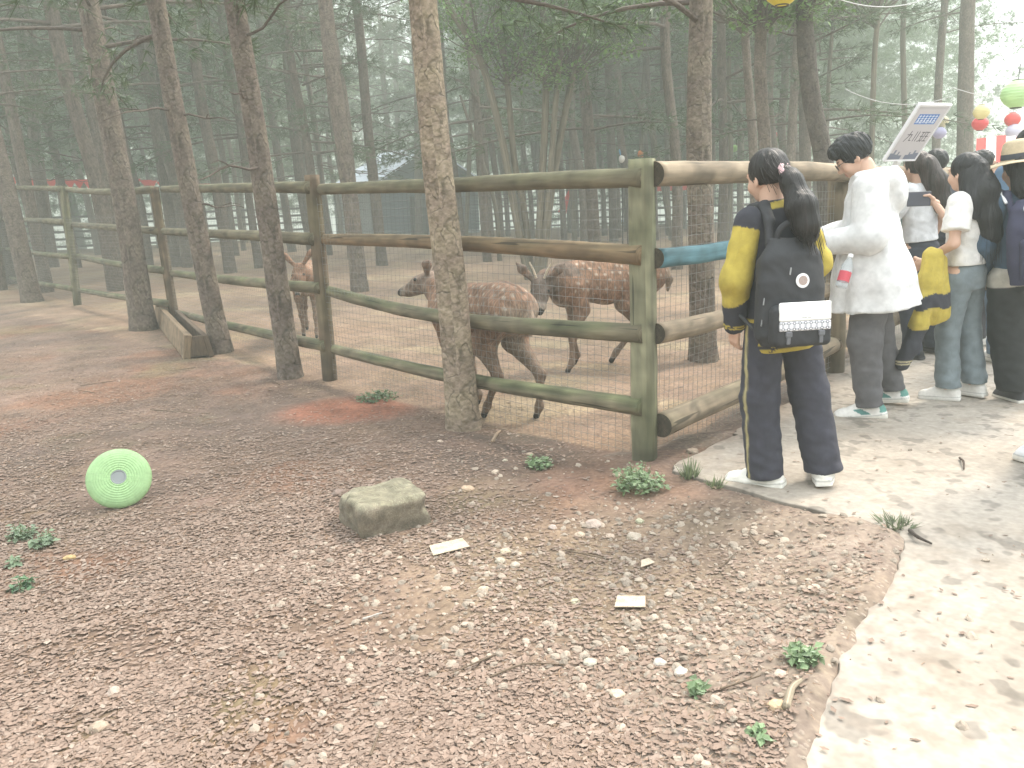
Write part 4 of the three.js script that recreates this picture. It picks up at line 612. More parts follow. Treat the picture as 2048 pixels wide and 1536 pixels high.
    if (hz < 0.21) { c = mix3(c, greyH, smoothstep(hz, 0.21, 0.13)); c = mix3(c, [0.5, 0.41, 0.33], smoothstep(Math.hypot(x - nP.x, y - nP.y - 0.015, z - nP.z), 0.075, 0.05)); c = mix3(c, [0.018, 0.014, 0.012], smoothstep(Math.hypot(x - nP.x, y - nP.y, z - nP.z), 0.034, 0.026)); }
    for (const l of L) if (y < 0.05 && Math.hypot(x - l[0], z - l[2]) < 0.07) c = mix3(c, [0.035, 0.028, 0.022], smoothstep(y, 0.045, 0.03));
    return mul3(c, f);
  };
  const m = part('body', s.mesh(0.0085, col, 1), furMat, g); m.scale.setScalar(S);
  for (const w of [1, -1]) { const e = H(0.36, 0.026, 0.054 * w), q = part('eye', new THREE.SphereGeometry(0.0135, 14, 10), darkWet, g); q.position.copy(e).multiplyScalar(S); q.scale.setScalar(S);
    if (o.antlers) { const a = [H(-0.02, 0.055, 0.028 * w), H(-0.16, 0.11, 0.05 * w), H(-0.22, 0.17, 0.075 * w), H(-0.18, 0.21 + 0.02 * w, 0.07 * w)], t = part('antler', tube(a, [0.009, 0.007, 0.003], 8, 12), std({ color: lin(0.62, 0.54, 0.43), roughness: 0.6 }), g); t.scale.setScalar(S); } }
  return g;
}
{
  const h1 = V(-0.62, 0, -0.78).normalize(), b1 = G(1030, 829).addScaledVector(h1, 0.36);
  deer({ label: 'spotted deer beside the thick trunk, rump to the path and head turned left', h: [h1.x, h1.z], base: b1, s: 1.07, feet: [G(915, 806), G(956, 803), G(969, 829), G(1074, 831)], poll: Z(864, 556, -5.72), nose: Z(798, 582, -5.80), red: [0.42, 0.20, 0.11], head: [0.40, 0.29, 0.22] });
  const h2 = V(-0.93, 0, 0.3).normalize(), b2 = G(1148, 736).addScaledVector(h2, -0.29);
  deer({ label: 'spotted deer with thin antlers lowering its head towards the camera', h: [h2.x, h2.z], base: b2, s: 1.12, feet: [G(1137, 746), G(1150, 728), G(1224, 724), G(1272, 742)], poll: Z(1080, 566, -6.22), nose: Z(1080, 624, -6.06), upv: V(0, 0.45, 1), antlers: true, red: [0.40, 0.165, 0.07], head: [0.25, 0.19, 0.15], earBack: 0.05 });
  const h3 = V(0.17, 0, 0.985).normalize(), b3 = G(621, 674).addScaledVector(h3, -0.29);
  deer({ label: 'young reddish deer facing the camera between two leaning trunks', h: [h3.x, h3.z], base: b3, s: 1.0, feet: [G(634, 675), G(608, 672), null, null], poll: Z(600, 532, -7.9), nose: Z(594, 592, -7.66), upv: V(-0.1, 0.6, 1), red: [0.43, 0.185, 0.085], head: [0.42, 0.24, 0.15] });
}

// ---------------------------------------------------------------- people
const skinMat = new THREE.MeshPhysicalMaterial({ vertexColors: true, roughness: 0.6, sheen: 0.2 });
const clothMat = std({ vertexColors: true, map: rep(clothTex, 3), bumpMap: rep(clothTex, 3), bumpScale: 0.0012, roughness: 0.92 });
const hairTex = tex(512, 128, (u, v) => g3(0.35 + 0.9 * pf(u, v, 150, 2, 91, 3) * pf(u, v, 30, 2, 95, 2) * 1.7));
const hairMat = std({ vertexColors: true, map: rep(hairTex, 3, 1.2), bumpMap: rep(hairTex, 3, 1.2), bumpScale: 0.003, roughness: 0.5 });
const shoeMat = std({ vertexColors: true, roughness: 0.7 });
const SKIN = [0.56, 0.36, 0.265];
function headGeo(skin) {
  const s = new Sdf(); s.ell([0, 0.032, -0.012], [0.073, 0.088, 0.094], 0.03).ell([0, -0.03, 0.018], [0.062, 0.085, 0.072], 0.03).ell([0, -0.085, 0.04], [0.037, 0.028, 0.036], 0.03).cap([0, 0.012, 0.084], [0, -0.030, 0.104], 0.009, 0.0135, 0.012).cap([-0.011, -0.034, 0.094], [0.011, -0.034, 0.094], 0.009, 0.009, 0.01).cap([-0.04, 0.024, 0.075], [0.04, 0.024, 0.075], 0.013, 0.013, 0.02).ell([0, -0.060, 0.080], [0.024, 0.006, 0.010], 0.008).ell([0, -0.071, 0.079], [0.021, 0.007, 0.010], 0.008);
  for (const w of [1, -1]) { s.ell([0.078 * w, -0.012, -0.008], [0.009, 0.032, 0.019], 0.012, [0.15, -0.4 * w, 0.1 * w]); s.ell([0.031 * w, 0.006, 0.091], [0.016, 0.010, 0.012], 0.012, null, 1); s.ell([0.031 * w, 0.005, 0.077], [0.0125, 0.011, 0.0115], 0.003); s.ell([0.045 * w, -0.035, 0.062], [0.02, 0.025, 0.02], 0.03); s.ell([0.084 * w, -0.006, -0.004], [0.006, 0.016, 0.009], 0.006, null, 1); }
  const lip = [0.42, 0.17, 0.14];
  return s.mesh(0.004, (x, y, z) => { let c = mix3(skin, [skin[0] * 1.02, skin[1] * 0.86, skin[2] * 0.82], smoothstep(noise(x * 20, y * 20, z * 20), 0, 0.6) * 0.5); if (z > 0.07) { if (Math.abs(x) < 0.023 && y < -0.054 && y > -0.078) c = lip; for (const w of [1, -1]) { const ex = (x - 0.031 * w) / 0.0125, ey = (y - 0.005) / 0.0065; if (ex * ex + ey * ey < 1) c = ex * ex * 2.4 + ey * ey * 0.5 < 0.55 ? [0.02, 0.013, 0.01] : [0.6, 0.57, 0.54]; const bx = (x - 0.033 * w) / 0.021, by = (y - 0.028 + 0.1 * Math.abs(x - 0.033 * w)) / 0.005; if (bx * bx + by * by < 1) c = [0.03, 0.022, 0.018]; } } return c; });
}
function handGeo(skin, curl, sd) { // wrist at the origin, fingers along -y, palm towards +z, thumb on the side sd
  const s = new Sdf(), W = [-0.03, -0.01, 0.01, 0.029], LN = [0.06, 0.072, 0.076, 0.066]; s.box([0, -0.048, 0], [0.039, 0.045, 0.0135], 0.012, 0.012).cap([0, 0.02, 0], [0, -0.03, 0], 0.025, 0.022, 0.02);
  W.forEach((x, i) => { x *= -sd; let y = -0.085, z = 0, a = curl * 0.5, p = [x, y, z]; for (let k = 0; k < 3; k++) { const l = LN[i] * [0.45, 0.32, 0.23][k]; const q = [x * (1 + 0.1 * k * (1 - curl)), p[1] - Math.cos(a) * l, p[2] + Math.sin(a) * l]; s.cap(p, q, 0.0095 - 0.0009 * k, 0.0086 - 0.0009 * k, 0.004); p = q; a += curl * 0.85; } });
  s.chain([[0.03 * sd, -0.02, 0.004], [0.056 * sd, -0.05, 0.014 + 0.012 * curl], [0.056 * sd - 0.012 * curl * sd, -0.083, 0.022 + 0.02 * curl]], [0.014, 0.0105, 0.008], 0.008);
  return s.mesh(0.0036, (x, y) => mul3(skin, y < -0.13 ? 1.06 : 1));
}
const CURL = (c) => c;
// a garment's creases: folds that run across the pull of the cloth
const folds = (amp, fx = 9, fy = 16, seed = 0) => (x, y, z, d) => Math.abs(d) < 0.05 ? d + amp * (0.8 * noise(x * fx + seed, y * fy + x * 5, z * fx) + 1.5 * Math.abs(noise(x * fx * 1.1 + 9 + seed, y * fy * 1.2 - x * 6, z * fx * 1.1)) - 0.35 + 0.4 * noise(x * fx * 2.4 + seed, y * fy * 2.3 - x * 9, z * fx * 2.4)) : d;
const cut = (fn, y0, y1) => (x, y, z, d) => { d = fn ? fn(x, y, z, d) : d; if (y0 !== null) d = Math.max(d, y0 - y); if (y1 !== null) d = Math.max(d, y - y1); return d; };
function person(o) {
  const p = o.at, y0 = floorY(p.x, p.z); if (o.headPx) { const top = Z(o.headPx[0], o.headPx[1], p.z + (o.headZ ?? 0)); o.lean = Math.atan2(p.x - top.x, top.y - y0); o.H = Math.hypot(top.x - p.x, top.y - y0) * 0.985; }
  const H = o.H / 1.7, g = thing('person', o.label, 'person', [p.x, y0, p.z]); const th = Math.atan2(o.face[0], o.face[1]);
  g.quaternion.setFromAxisAngle(V(0, 0, 1), o.lean ?? 0).multiply(new THREE.Quaternion().setFromAxisAngle(V(0, 1, 0), th));
  const w = o.w ?? 1, skin = o.skin ?? SKIN, sh = [0.165 * w, 1.395, -0.015], inv = new THREE.Matrix4().makeRotationFromQuaternion(g.quaternion).invert(), toL = (q) => A3(q.clone().sub(g.position).applyMatrix4(inv).divideScalar(H));
  const J = { H, g, toL };
  if (typeof o.arms === "function") o.arms = o.arms(toL);
  J.arm = [1, -1].map((sd, i) => ({ s: [sh[0] * sd, sh[1], sh[2]], e: o.arms[i][0], w: o.arms[i][1] }));
  J.leg = [1, -1].map((sd, i) => { const f = o.feet?.[i] ? (Array.isArray(o.feet[i]) ? o.feet[i] : toL(o.feet[i])) : [0.1 * sd, 0, 0], a = [f[0], 0.085, f[2] ?? 0]; const hp = [0.092 * sd, 0.9, 0], k = [(hp[0] + a[0]) / 2 + 0.01 * sd, 0.485, (hp[2] + a[2]) / 2 + (o.knee ?? 0.03)]; return { h: hp, k, a, yaw: o.footYaw?.[i] ?? 0.25 * sd }; });
  // the body under the clothes
  const b = new Sdf(); b.ell([0, 0.95, 0], [0.14 * w, 0.12, 0.1], 0.05).ell([0, 1.1, 0], [0.115 * w, 0.14, 0.085], 0.05).ell([0, 1.27, 0], [0.14 * w, 0.16, 0.098], 0.05).cap([-0.12 * w, 1.39, -0.012], [0.12 * w, 1.39, -0.012], 0.05, 0.05, 0.05).cap([0, 1.4, -0.015], [0, 1.52, 0.0], 0.056, 0.05, 0.03);
  for (const a of J.arm) b.chain([a.s, a.e, a.w], [0.047 * w, 0.038 * w, 0.026], 0.02);
  for (const l of J.leg) { b.chain([l.h, l.k, l.a], [0.08, 0.054, 0.036], 0.03); b.cap(l.a, [l.a[0] + Math.sin(l.yaw) * 0.1, 0.05, l.a[2] + Math.cos(l.yaw) * 0.1], 0.036, 0.03, 0.03); }
  const hc = [o.headAt?.[0] ?? 0, 1.585 + (o.headAt?.[1] ?? 0), 0.02 + (o.headAt?.[2] ?? 0)], hE = new THREE.Euler(o.headPitch ?? 0, o.headYaw ?? 0, o.headRoll ?? 0, 'YXZ'), hM = new THREE.Matrix4().compose(V(...hc), new THREE.Quaternion().setFromEuler(hE), V(1, 1, 1)); J.hM = hM;
  b.cap([0, 1.44, -0.012], A3(V(0, -0.06, -0.02).applyMatrix4(hM)), 0.054, 0.05, 0.03);
  const geos = [b.mesh(0.018, (x, y, z) => skin), headGeo(skin).applyMatrix4(hM)];
  J.arm.forEach((a, i) => { const d = V(a.w[0] - a.e[0], a.w[1] - a.e[1], a.w[2] - a.e[2]).normalize(), q = new THREE.Quaternion().setFromUnitVectors(V(0, -1, 0), o.handDir?.[i] ? V(...o.handDir[i]).normalize() : d), roll = new THREE.Quaternion().setFromAxisAngle(V(0, 1, 0), o.handRoll?.[i] ?? (i ? 1.4 : -1.4)); geos.push(handGeo(skin, o.curl?.[i] ?? 0.5, i ? -1 : 1).applyMatrix4(new THREE.Matrix4().compose(V(...a.w), q.multiply(roll), V(0.95, 0.95, 0.95)))); });
  const sc = new THREE.Matrix4().makeScale(H, H, H); J.put = (name, geo, mat, parent = g, label) => part(name, geo.applyMatrix4(sc), mat, parent, label);
  J.body = J.put('body', merge(geos), skinMat);
  // shoes
  J.leg.forEach((l) => { const c = o.shoe ?? {}, s = new Sdf(), k = c.k ?? 1; s.box([0, 0.017, 0.045], [0.043 * k, 0.019 * (c.sole ?? 1), 0.135 * k], 0.016, 0.01).ell([0, 0.045, 0.105 * k], [0.043 * k, 0.036, 0.078 * k], 0.03).ell([0, 0.055, 0.0], [0.041 * k, 0.055, 0.09 * k], 0.03).cap([0, 0.07, -0.035], [0, 0.088, -0.012], 0.036, 0.037, 0.03).cap([0, 0.09, 0.03], [0, 0.062, 0.09], 0.027, 0.022, 0.03); s.mod = (x, y, z, d) => Math.max(Math.abs(d) < 0.02 ? d + 0.0015 * Math.sin(z * 160) * (y > 0.075 && z > 0.02 ? 1 : 0) + (c.chunky ? 0.005 * Math.sin(z * 55) * (y < 0.05 ? 1 : 0.3) : 0) : d, 0.002 - y);
    const col = c.color ?? [0.72, 0.69, 0.63], sc2 = c.soleColor ?? [0.78, 0.76, 0.7], geo = s.mesh(0.006, (x, y, z) => { let q = y < 0.034 ? sc2 : col; if (y > 0.031 && y < 0.037) q = mul3(col, 0.62); if (c.accent && Math.abs(x) > 0.022 && y > 0.04 && y < 0.075 && Math.abs(z - 0.04 - (y - 0.055) * 1.5) < 0.028) q = c.accent; if (c.heel && z < -0.06 && y > 0.045) q = c.heel; return mul3(q, 0.93 + 0.1 * noise(x * 60, y * 60, z * 60)); });
    geo.applyMatrix4(new THREE.Matrix4().compose(V(l.a[0], 0, l.a[2]), new THREE.Quaternion().setFromAxisAngle(V(0, 1, 0), l.yaw), V(1, 1, 1))); J.put('shoe', geo, shoeMat); });
  // trousers
  { const t = o.trousers, s = new Sdf(); s.loft([[0.8, 0.158 * w, 0.118, 0, -0.01], [0.92, 0.162 * w, 0.118, 0, -0.015], [1.02, 0.132 * w, 0.098]], 0.05); for (const l of J.leg) s.chain([[l.h[0], l.h[1] - 0.04, l.h[2]], l.k, [l.a[0], t.hem ?? 0.07, l.a[2] - 0.005]], [t.r[0], t.r[1], t.r[2]], 0.03);
    const fo = folds(t.fold ?? 0.006, 7, 13, o.H * 31), hem = t.hem ?? 0.07; s.mod = (x, y, z, d) => { if (Math.abs(d) < 0.05) { d = fo(x, y, z, d); d += (t.bunch ?? 0.0022) * Math.sin(y * 60 + 5 * noise(x * 9, y * 4, z * 9)) * smoothstep(y, 0.36, 0.12); d += 0.0018 * Math.sin(y * 62 + x * 30 + 4 * noise(x * 8, y * 8, z * 8)) * smoothstep(Math.abs(y - 0.8), 0.14, 0.02); } return Math.max(d, hem - y, y - 1.03); };
    J.trousers = J.put('trousers', s.mesh(0.011, (x, y, z) => mul3(t.color(x, y, z, J), 0.92 + 0.16 * noise(x * 18, y * 18, z * 18))), clothMat); }
  return J;
}
const dark = [0.050, 0.051, 0.068], yellow = [0.62, 0.49, 0.09];
function topGarment(J, o) { // torso and sleeves of one garment: torso rows, sleeve radii, hem, cuff
  const s = new Sdf(); s.loft(o.rows, 0.05); s.cap([-o.shx, 1.385, -0.015], [o.shx, 1.385, -0.015], o.shr, o.shr, 0.06); if (o.extra) o.extra(s);
  const fo = folds(o.fold ?? 0.007, o.fx ?? 7, o.fy ?? 11, o.seed ?? 1);
  s.mod = (x, y, z, d) => { if (Math.abs(d) < 0.06) { d = fo(x, y, z, d); if (o.pleat) d += o.pleat * Math.sin(Math.atan2(x, z) * 9 + 3 * noise(x * 3, y * 2, z * 3)) * smoothstep(y, 1.25, 0.8); } return Math.max(d, o.hem + (o.hemW ?? 0.008) * noise(x * 6, 3, z * 6) - y, y - (o.neck ?? 1.47)); };
  const m = J.put(o.name, s.mesh(o.cell ?? 0.01, (x, y, z, nx, ny, nz) => mul3(o.color(x, y, z, nx, ny, nz), 0.94 + 0.12 * noise(x * 20, y * 20, z * 20))), o.mat ?? clothMat);
  J.arm.forEach((a, i) => { const q = new Sdf(), r = o.sleeve, e = o.short ? [lerp(a.s[0], a.e[0], o.short), lerp(a.s[1], a.e[1], o.short), lerp(a.s[2], a.e[2], o.short)] : a.e, sd = i ? -1 : 1; const pts = [[a.s[0] - 0.02 * sd, a.s[1] - 0.005, a.s[2]], e], rs = [r[0], r[1]]; if (!o.short) { pts.push([lerp(a.e[0], a.w[0], 0.93), lerp(a.e[1], a.w[1], 0.93), lerp(a.e[2], a.w[2], 0.93)]); rs.push(r[2]); }
    q.chain(pts, rs, 0.03); const dE = V(e[0] - a.s[0], e[1] - a.s[1], e[2] - a.s[2]).normalize(), end = V(...e).addScaledVector(dE, 0.0);
    q.mod = (x, y, z, d) => { if (Math.abs(d) < 0.05) { d = fo(x, y, z, d); const be = Math.hypot(x - a.e[0], y - a.e[1], z - a.e[2]); if (!o.short) d += 0.0035 * Math.sin(be * 55 + 3 * noise(x * 7, y * 7, z * 7)) * smoothstep(be, 0.2, 0.03); } if (o.short) d = Math.max(d, (x - end.x) * dE.x + (y - end.y) * dE.y + (z - end.z) * dE.z); return d; };
    J.put('sleeve', q.mesh(0.0095, (x, y, z) => { const f = V(a.w[0] - a.e[0], a.w[1] - a.e[1], a.w[2] - a.e[2]), t = clamp(((x - a.e[0]) * f.x + (y - a.e[1]) * f.y + (z - a.e[2]) * f.z) / f.lengthSq(), 0, 1); return mul3((o.sleeveColor ?? o.color)(x, y, z, t, sd), 0.94 + 0.12 * noise(x * 20, y * 20, z * 20)); }), o.mat ?? clothMat, m); });
  return m;
}
const hairCol = (base) => (x, y, z) => mul3(base, 0.75 + 0.6 * Math.abs(noise(x * 24, y * 2.5, z * 24)));
function hair(J, o) { // cap of hair over the skull, in head axes, plus falls of hair in body axes
  const s = new Sdf(); s.ell([0, 0.036, -0.022], [0.084 + (o.th ?? 0), 0.096 + (o.th ?? 0), 0.103 + (o.th ?? 0)], 0.03); if (o.head) o.head(s); s.ell([0, -0.045, 0.095], [o.faceW ?? 0.06, 0.105, 0.08], 0.02, null, 1); if (!o.long) { s.ell([0, -0.12, -0.06], [0.12, 0.075, 0.1], 0.03, null, 1); }
  s.mod = (x, y, z, d) => Math.abs(d) < 0.03 ? d + (o.rough ?? 0.003) * noise(x * 40, y * 14, z * 40) + (o.rough ?? 0.003) * 0.8 * noise(x * 90, y * 20, z * 90) : d;
  const gs = [s.mesh(0.005, hairCol(o.color)).applyMatrix4(J.hM)];
  if (o.fall) { const f = new Sdf(); o.fall(f); f.mod = (x, y, z, d) => Math.abs(d) < 0.04 ? d + 0.006 * noise(x * 26, y * 3.5, z * 26) + 0.004 * noise(x * 70, y * 5, z * 70) + 0.03 * Math.max(0, noise(x * 45, 1, z * 45)) * smoothstep(y, (o.tip ?? 0.9) + 0.14, o.tip ?? 0.9) : d; gs.push(f.mesh(0.007, hairCol(o.color))); }
  if (o.strands) { const Rr = RNG(31 + o.strands.length), ls = []; for (const [n, spread, ...pts] of o.strands) for (let i = 0; i < n; i++) { const a = onSphere(Rr).multiplyScalar(spread), b = onSphere(Rr).multiplyScalar(spread * 0.5), cv = new THREE.CatmullRomCurve3(pts.map((q, k) => V(...q).addScaledVector(a, 0.7 + 0.3 * k / pts.length).addScaledVector(b, k / pts.length))); ls.push(cv.getPoints(9)); }
    const w = wires(ls, 0.0011).toNonIndexed(), cnt = w.attributes.position.count; w.setAttribute('uv', new THREE.BufferAttribute(new Float32Array(cnt * 2), 2)); w.setAttribute('color', new THREE.BufferAttribute(new Float32Array(cnt * 3).map((_, i) => o.color[i % 3] * 1.5), 3)); gs.push(w); }
  return J.put('hair', merge(gs), hairMat);
}
const place = (J, name, label, cat) => { const t = thing(name, label, cat); t.position.copy(J.g.position); t.quaternion.copy(J.g.quaternion); t.scale.setScalar(J.H); return t; }; // a carried thing, in its bearer's axes

{ // the girl with the backpack
  const L = G(1530, 966, PATH_Y), R = G(1647, 966, PATH_Y), at = L.clone().add(R).multiplyScalar(0.5), black = [0.014, 0.010, 0.010];
  const J = person({ label: 'person in a yellow and navy school jacket wearing a black backpack, seen from behind', at, face: [-0.22, -0.975], headPx: [1533, 294], w: 0.9, headYaw: 0.2, headPitch: 0.12, feet: [L, R], footYaw: [0.75, -0.55], arms: [[[0.232, 1.12, -0.01], [0.225, 0.875, 0.06]], [[-0.222, 1.13, 0.0], [-0.14, 0.95, 0.18]]], curl: [0.7, 0.8],
    shoe: { k: 1.12, sole: 1.5, chunky: true, color: [0.74, 0.72, 0.66], soleColor: [0.80, 0.79, 0.74] },
    trousers: { r: [0.098, 0.098, 0.094], hem: 0.06, fold: 0.007, color: (x, y, z, J) => { const s = x > 0 ? 1 : -1, t = clamp((0.9 - y) / 0.85, 0, 1), l = J.leg[x > 0 ? 0 : 1], cx = lerp(l.h[0], l.a[0], t); return (x - cx) * s > 0.045 ? mix3([0.062, 0.062, 0.086], [0.6, 0.52, 0.25], smoothstep(Math.abs(z - lerp(l.h[2], l.a[2], t)), 0.013, 0.004)) : [0.062, 0.062, 0.086]; } } });
  topGarment(J, { name: 'jacket', hem: 0.735, neck: 1.475, shx: 0.13, shr: 0.066, sleeve: [0.075, 0.072, 0.055], fold: 0.006, cell: 0.009, rows: [[0.70, 0.172, 0.135], [0.80, 0.178, 0.14], [1.1, 0.165, 0.13], [1.3, 0.165, 0.12], [1.42, 0.11, 0.09], [1.48, 0.07, 0.07]],
    extra: (s) => s.loft([[1.40, 0.085, 0.085, 0, -0.012], [1.475, 0.068, 0.07, 0, -0.006]], 0.02),
    color: (x, y, z) => { if (y > 1.435) return y > 1.468 ? dark : yellow; if (y < 0.775) return Math.abs(y - 0.752) < 0.005 || Math.abs(y - 0.7395) < 0.0065 ? yellow : dark; if (Math.abs(x) > 0.07 && y < 0.91 - 0.9 * Math.max(0, 0.13 - Math.abs(x)) && z < 0.08) return yellow; if (Math.abs(x) < 0.165 && y > 1.33 && y < 1.395 && Math.abs(x + Math.sign(-x) * 0.07 + (1.36 - y) * 0.9 * Math.sign(x)) < 0.012 && x < 0) return [0.7, 0.6, 0.3]; return dark; },
    sleeveColor: (x, y, z, t, sd) => { if (t > 0.88) return Math.abs(t - 0.91) < 0.014 || Math.abs(t - 0.96) < 0.014 ? yellow : dark; const edge = 1.365 + 0.4 * (Math.abs(x) - 0.175); if (y > edge) return dark; return t > 0.42 + 1.6 * (Math.abs(x) - 0.232) ? dark : yellow; } });
  hair(J, { color: black, th: 0.004, faceW: 0.055, head: (s) => s.ell([0, 0.0, -0.095], [0.05, 0.045, 0.035], 0.03), tip: 1.24, strands: [[60, 0.06, [-0.01, 1.5, -0.17], [-0.03, 1.42, -0.205], [-0.04, 1.33, -0.225], [-0.05, 1.22, -0.23]], [22, 0.07, [0, 1.66, -0.02], [0.02, 1.6, -0.1], [0.0, 1.56, -0.12]]], fall: (s) => { const b = A3(V(0, 0.0, -0.125).applyMatrix4(J.hM)); s.chain([b, [b[0] - 0.005, b[1] - 0.05, b[2] - 0.045], [-0.03, 1.43, -0.205], [-0.035, 1.34, -0.225], [-0.045, 1.25, -0.23]], [0.03, 0.048, 0.066, 0.058, 0.018], 0.04); s.cap([-0.055, 1.42, -0.20], [-0.075, 1.29, -0.22], 0.045, 0.015, 0.04); } });
  const hb = V(0, 0.004, -0.128).applyMatrix4(J.hM), tie = new THREE.TorusGeometry(0.030, 0.013, 10, 30); { const a = tie.attributes.position; for (let i = 0; i < a.count; i++) { const n = 1 + 0.18 * noise(a.getX(i) * 70, a.getY(i) * 70, a.getZ(i) * 70); a.setXYZ(i, a.getX(i) * n, a.getY(i) * n, a.getZ(i) * n * 1.2); } tie.computeVertexNormals(); } xf(tie, A3(hb), [0.5, 0.38, 0]); J.put('hair_tie', tie, std({ color: lin(0.72, 0.50, 0.52), roughness: 0.8 }));
  // her backpack
  const t = place(J, 'backpack', 'black school backpack with a white flap and checked band on the girl in yellow sleeves', 'backpack'); { const c = V(0.0, 1.1, -0.1).multiplyScalar(J.H), r = new THREE.Quaternion().setFromAxisAngle(V(0, 0, 1), 0.13), w = c.clone().applyQuaternion(J.g.quaternion).add(J.g.position); t.quaternion.multiply(r); t.position.copy(w).sub(c.applyQuaternion(t.quaternion)); t.position.x -= 0.035; } const nylon = std({ color: lin(0.035, 0.036, 0.042), map: rep(clothTex, 5), bumpMap: rep(clothTex, 5), bumpScale: 0.001, roughness: 0.75 });
  const s = new Sdf(); s.loft([[0.785, 0.145, 0.075, 0, -0.205], [0.84, 0.168, 0.088, 0, -0.208], [1.05, 0.166, 0.09, 0, -0.205], [1.2, 0.150, 0.078, 0, -0.195], [1.29, 0.11, 0.05, 0, -0.175]], 0.03); s.box([0, 1.0, -0.165], [0.15, 0.2, 0.045], 0.03, 0.05); s.mod = folds(0.0045, 11, 13, 4); part('main_compartment', s.mesh(0.009), nylon, t);
  const p = new Sdf(); p.box([0, 0.885, -0.285], [0.150, 0.098, 0.045], 0.032, 0.02); p.mod = folds(0.003, 12, 12, 9); const pk = part('front_pocket', p.mesh(0.008), nylon, t);
  part('flap', box(0.268, 0.088, 0.02, [0, 0.955, -0.325], [0.06, 0, 0], 0.012), std({ color: lin(0.80, 0.80, 0.79), roughness: 0.5, map: (() => { const c = document.createElement('canvas'); c.width = 512; c.height = 160; const q = c.getContext('2d'); q.fillStyle = '#fbfbfa'; q.fillRect(0, 0, 512, 160); const x = new THREE.CanvasTexture(c); x.colorSpace = THREE.SRGBColorSpace; return x; })() }), pk);
  { const c = document.createElement('canvas'); c.width = 256; c.height = 32; const q = c.getContext('2d'); q.fillStyle = '#f4f4f2'; q.fillRect(0, 0, 256, 32); q.fillStyle = '#222328'; q.font = 'bold 25px sans-serif'; q.textAlign = 'center'; q.fillText('SUXING  SUHU', 128, 25); const x = new THREE.CanvasTexture(c); x.colorSpace = THREE.SRGBColorSpace; part('flap_print', xf(new THREE.PlaneGeometry(0.078, 0.0095), [0.0, 0.928, -0.3372], [-0.06, Math.PI, 0]), std({ map: x, roughness: 0.5 }), pk); }
  { const c = document.createElement('canvas'); c.width = 512; c.height = 96; const q = c.getContext('2d'); q.fillStyle = '#eeeef0'; q.fillRect(0, 0, 512, 96); for (let i = 0; i < 9; i++) { q.fillStyle = 'rgba(120,124,136,0.55)'; q.fillRect(12 + i * 56, 0, 26, 96); } q.fillStyle = 'rgba(120,124,136,0.5)'; q.fillRect(0, 4, 512, 22); q.fillRect(0, 66, 512, 22); for (let i = 0; i < 9; i++) for (const y of [4, 66]) { q.fillStyle = '#4a4c55'; q.fillRect(10 + i * 56, y, 30, 22); q.fillStyle = '#f2f2f4'; q.fillRect(17 + i * 56, y + 5, 16, 12); } const x = new THREE.CanvasTexture(c); x.colorSpace = THREE.SRGBColorSpace; part('checked_band', box(0.266, 0.046, 0.018, [0, 0.889, -0.329], [0, Math.PI, 0], 0.009), std({ map: x, roughness: 0.6 }), pk); }
  for (const w of [1, -1]) part('buckle', merge([box(0.034, 0.026, 0.012, [0.085 * w, 0.852, -0.333]), box(0.02, 0.05, 0.008, [0.085 * w, 0.83, -0.331])]), std({ color: lin(0.12, 0.125, 0.14), roughness: 0.35 }), pk);
  const bd = part('badge', xf(new THREE.CylinderGeometry(0.032, 0.034, 0.008, 28), [0.0, 1.095, -0.292], [Math.PI / 2 + 0.06, 0, 0]), std({ color: lin(0.80, 0.79, 0.80), roughness: 0.5 }), t); part('badge_centre', xf(new THREE.CylinderGeometry(0.021, 0.022, 0.004, 24), [0.0, 1.096, -0.298], [Math.PI / 2 + 0.06, 0, 0]), std({ color: lin(0.50, 0.40, 0.36), map: clothTex }), bd);
  const st = new Sdf(); for (const w of [1, -1]) { st.chain([[0.115 * w, 1.12, 0.13], [0.105 * w, 1.3, 0.125], [0.09 * w, 1.432, 0.04], [0.085 * w, 1.442, -0.06], [0.09 * w, 1.37, -0.13], [0.10 * w, 1.26, -0.165]], [0.016, 0.019, 0.021, 0.021, 0.02, 0.02], 0.01); st.chain([[0.115 * w, 1.12, 0.13], [0.178 * w, 0.95, 0.03], [0.155 * w, 0.86, -0.14]], [0.01, 0.01, 0.01], 0.01); st.chain([[0.085 * w, 1.3, 0.12], [0.07 * w, 1.437, 0.03], [0.065 * w, 1.447, -0.06], [0.075 * w, 1.37, -0.135]], [0.016, 0.018, 0.019, 0.017], 0.02); } part('strap', st.mesh(0.008), nylon, t);
  part('handle', tube([V(0.075, 1.265, -0.175), V(0.06, 1.335, -0.19), V(0, 1.365, -0.195), V(-0.06, 1.335, -0.19), V(-0.075, 1.265, -0.175)], [0.014], 10, 24), nylon, t);
  for (const [x, y, z] of [[0.06, 1.14, -0.287], [0.155, 1.08, -0.20], [0.165, 0.9, -0.23], [0.16, 1.0, -0.235]]) part('zip_pull', box(0.008, 0.035, 0.005, [x, y, z], [0.1, 0.3, 0.25], 0.002), steel, t);
}
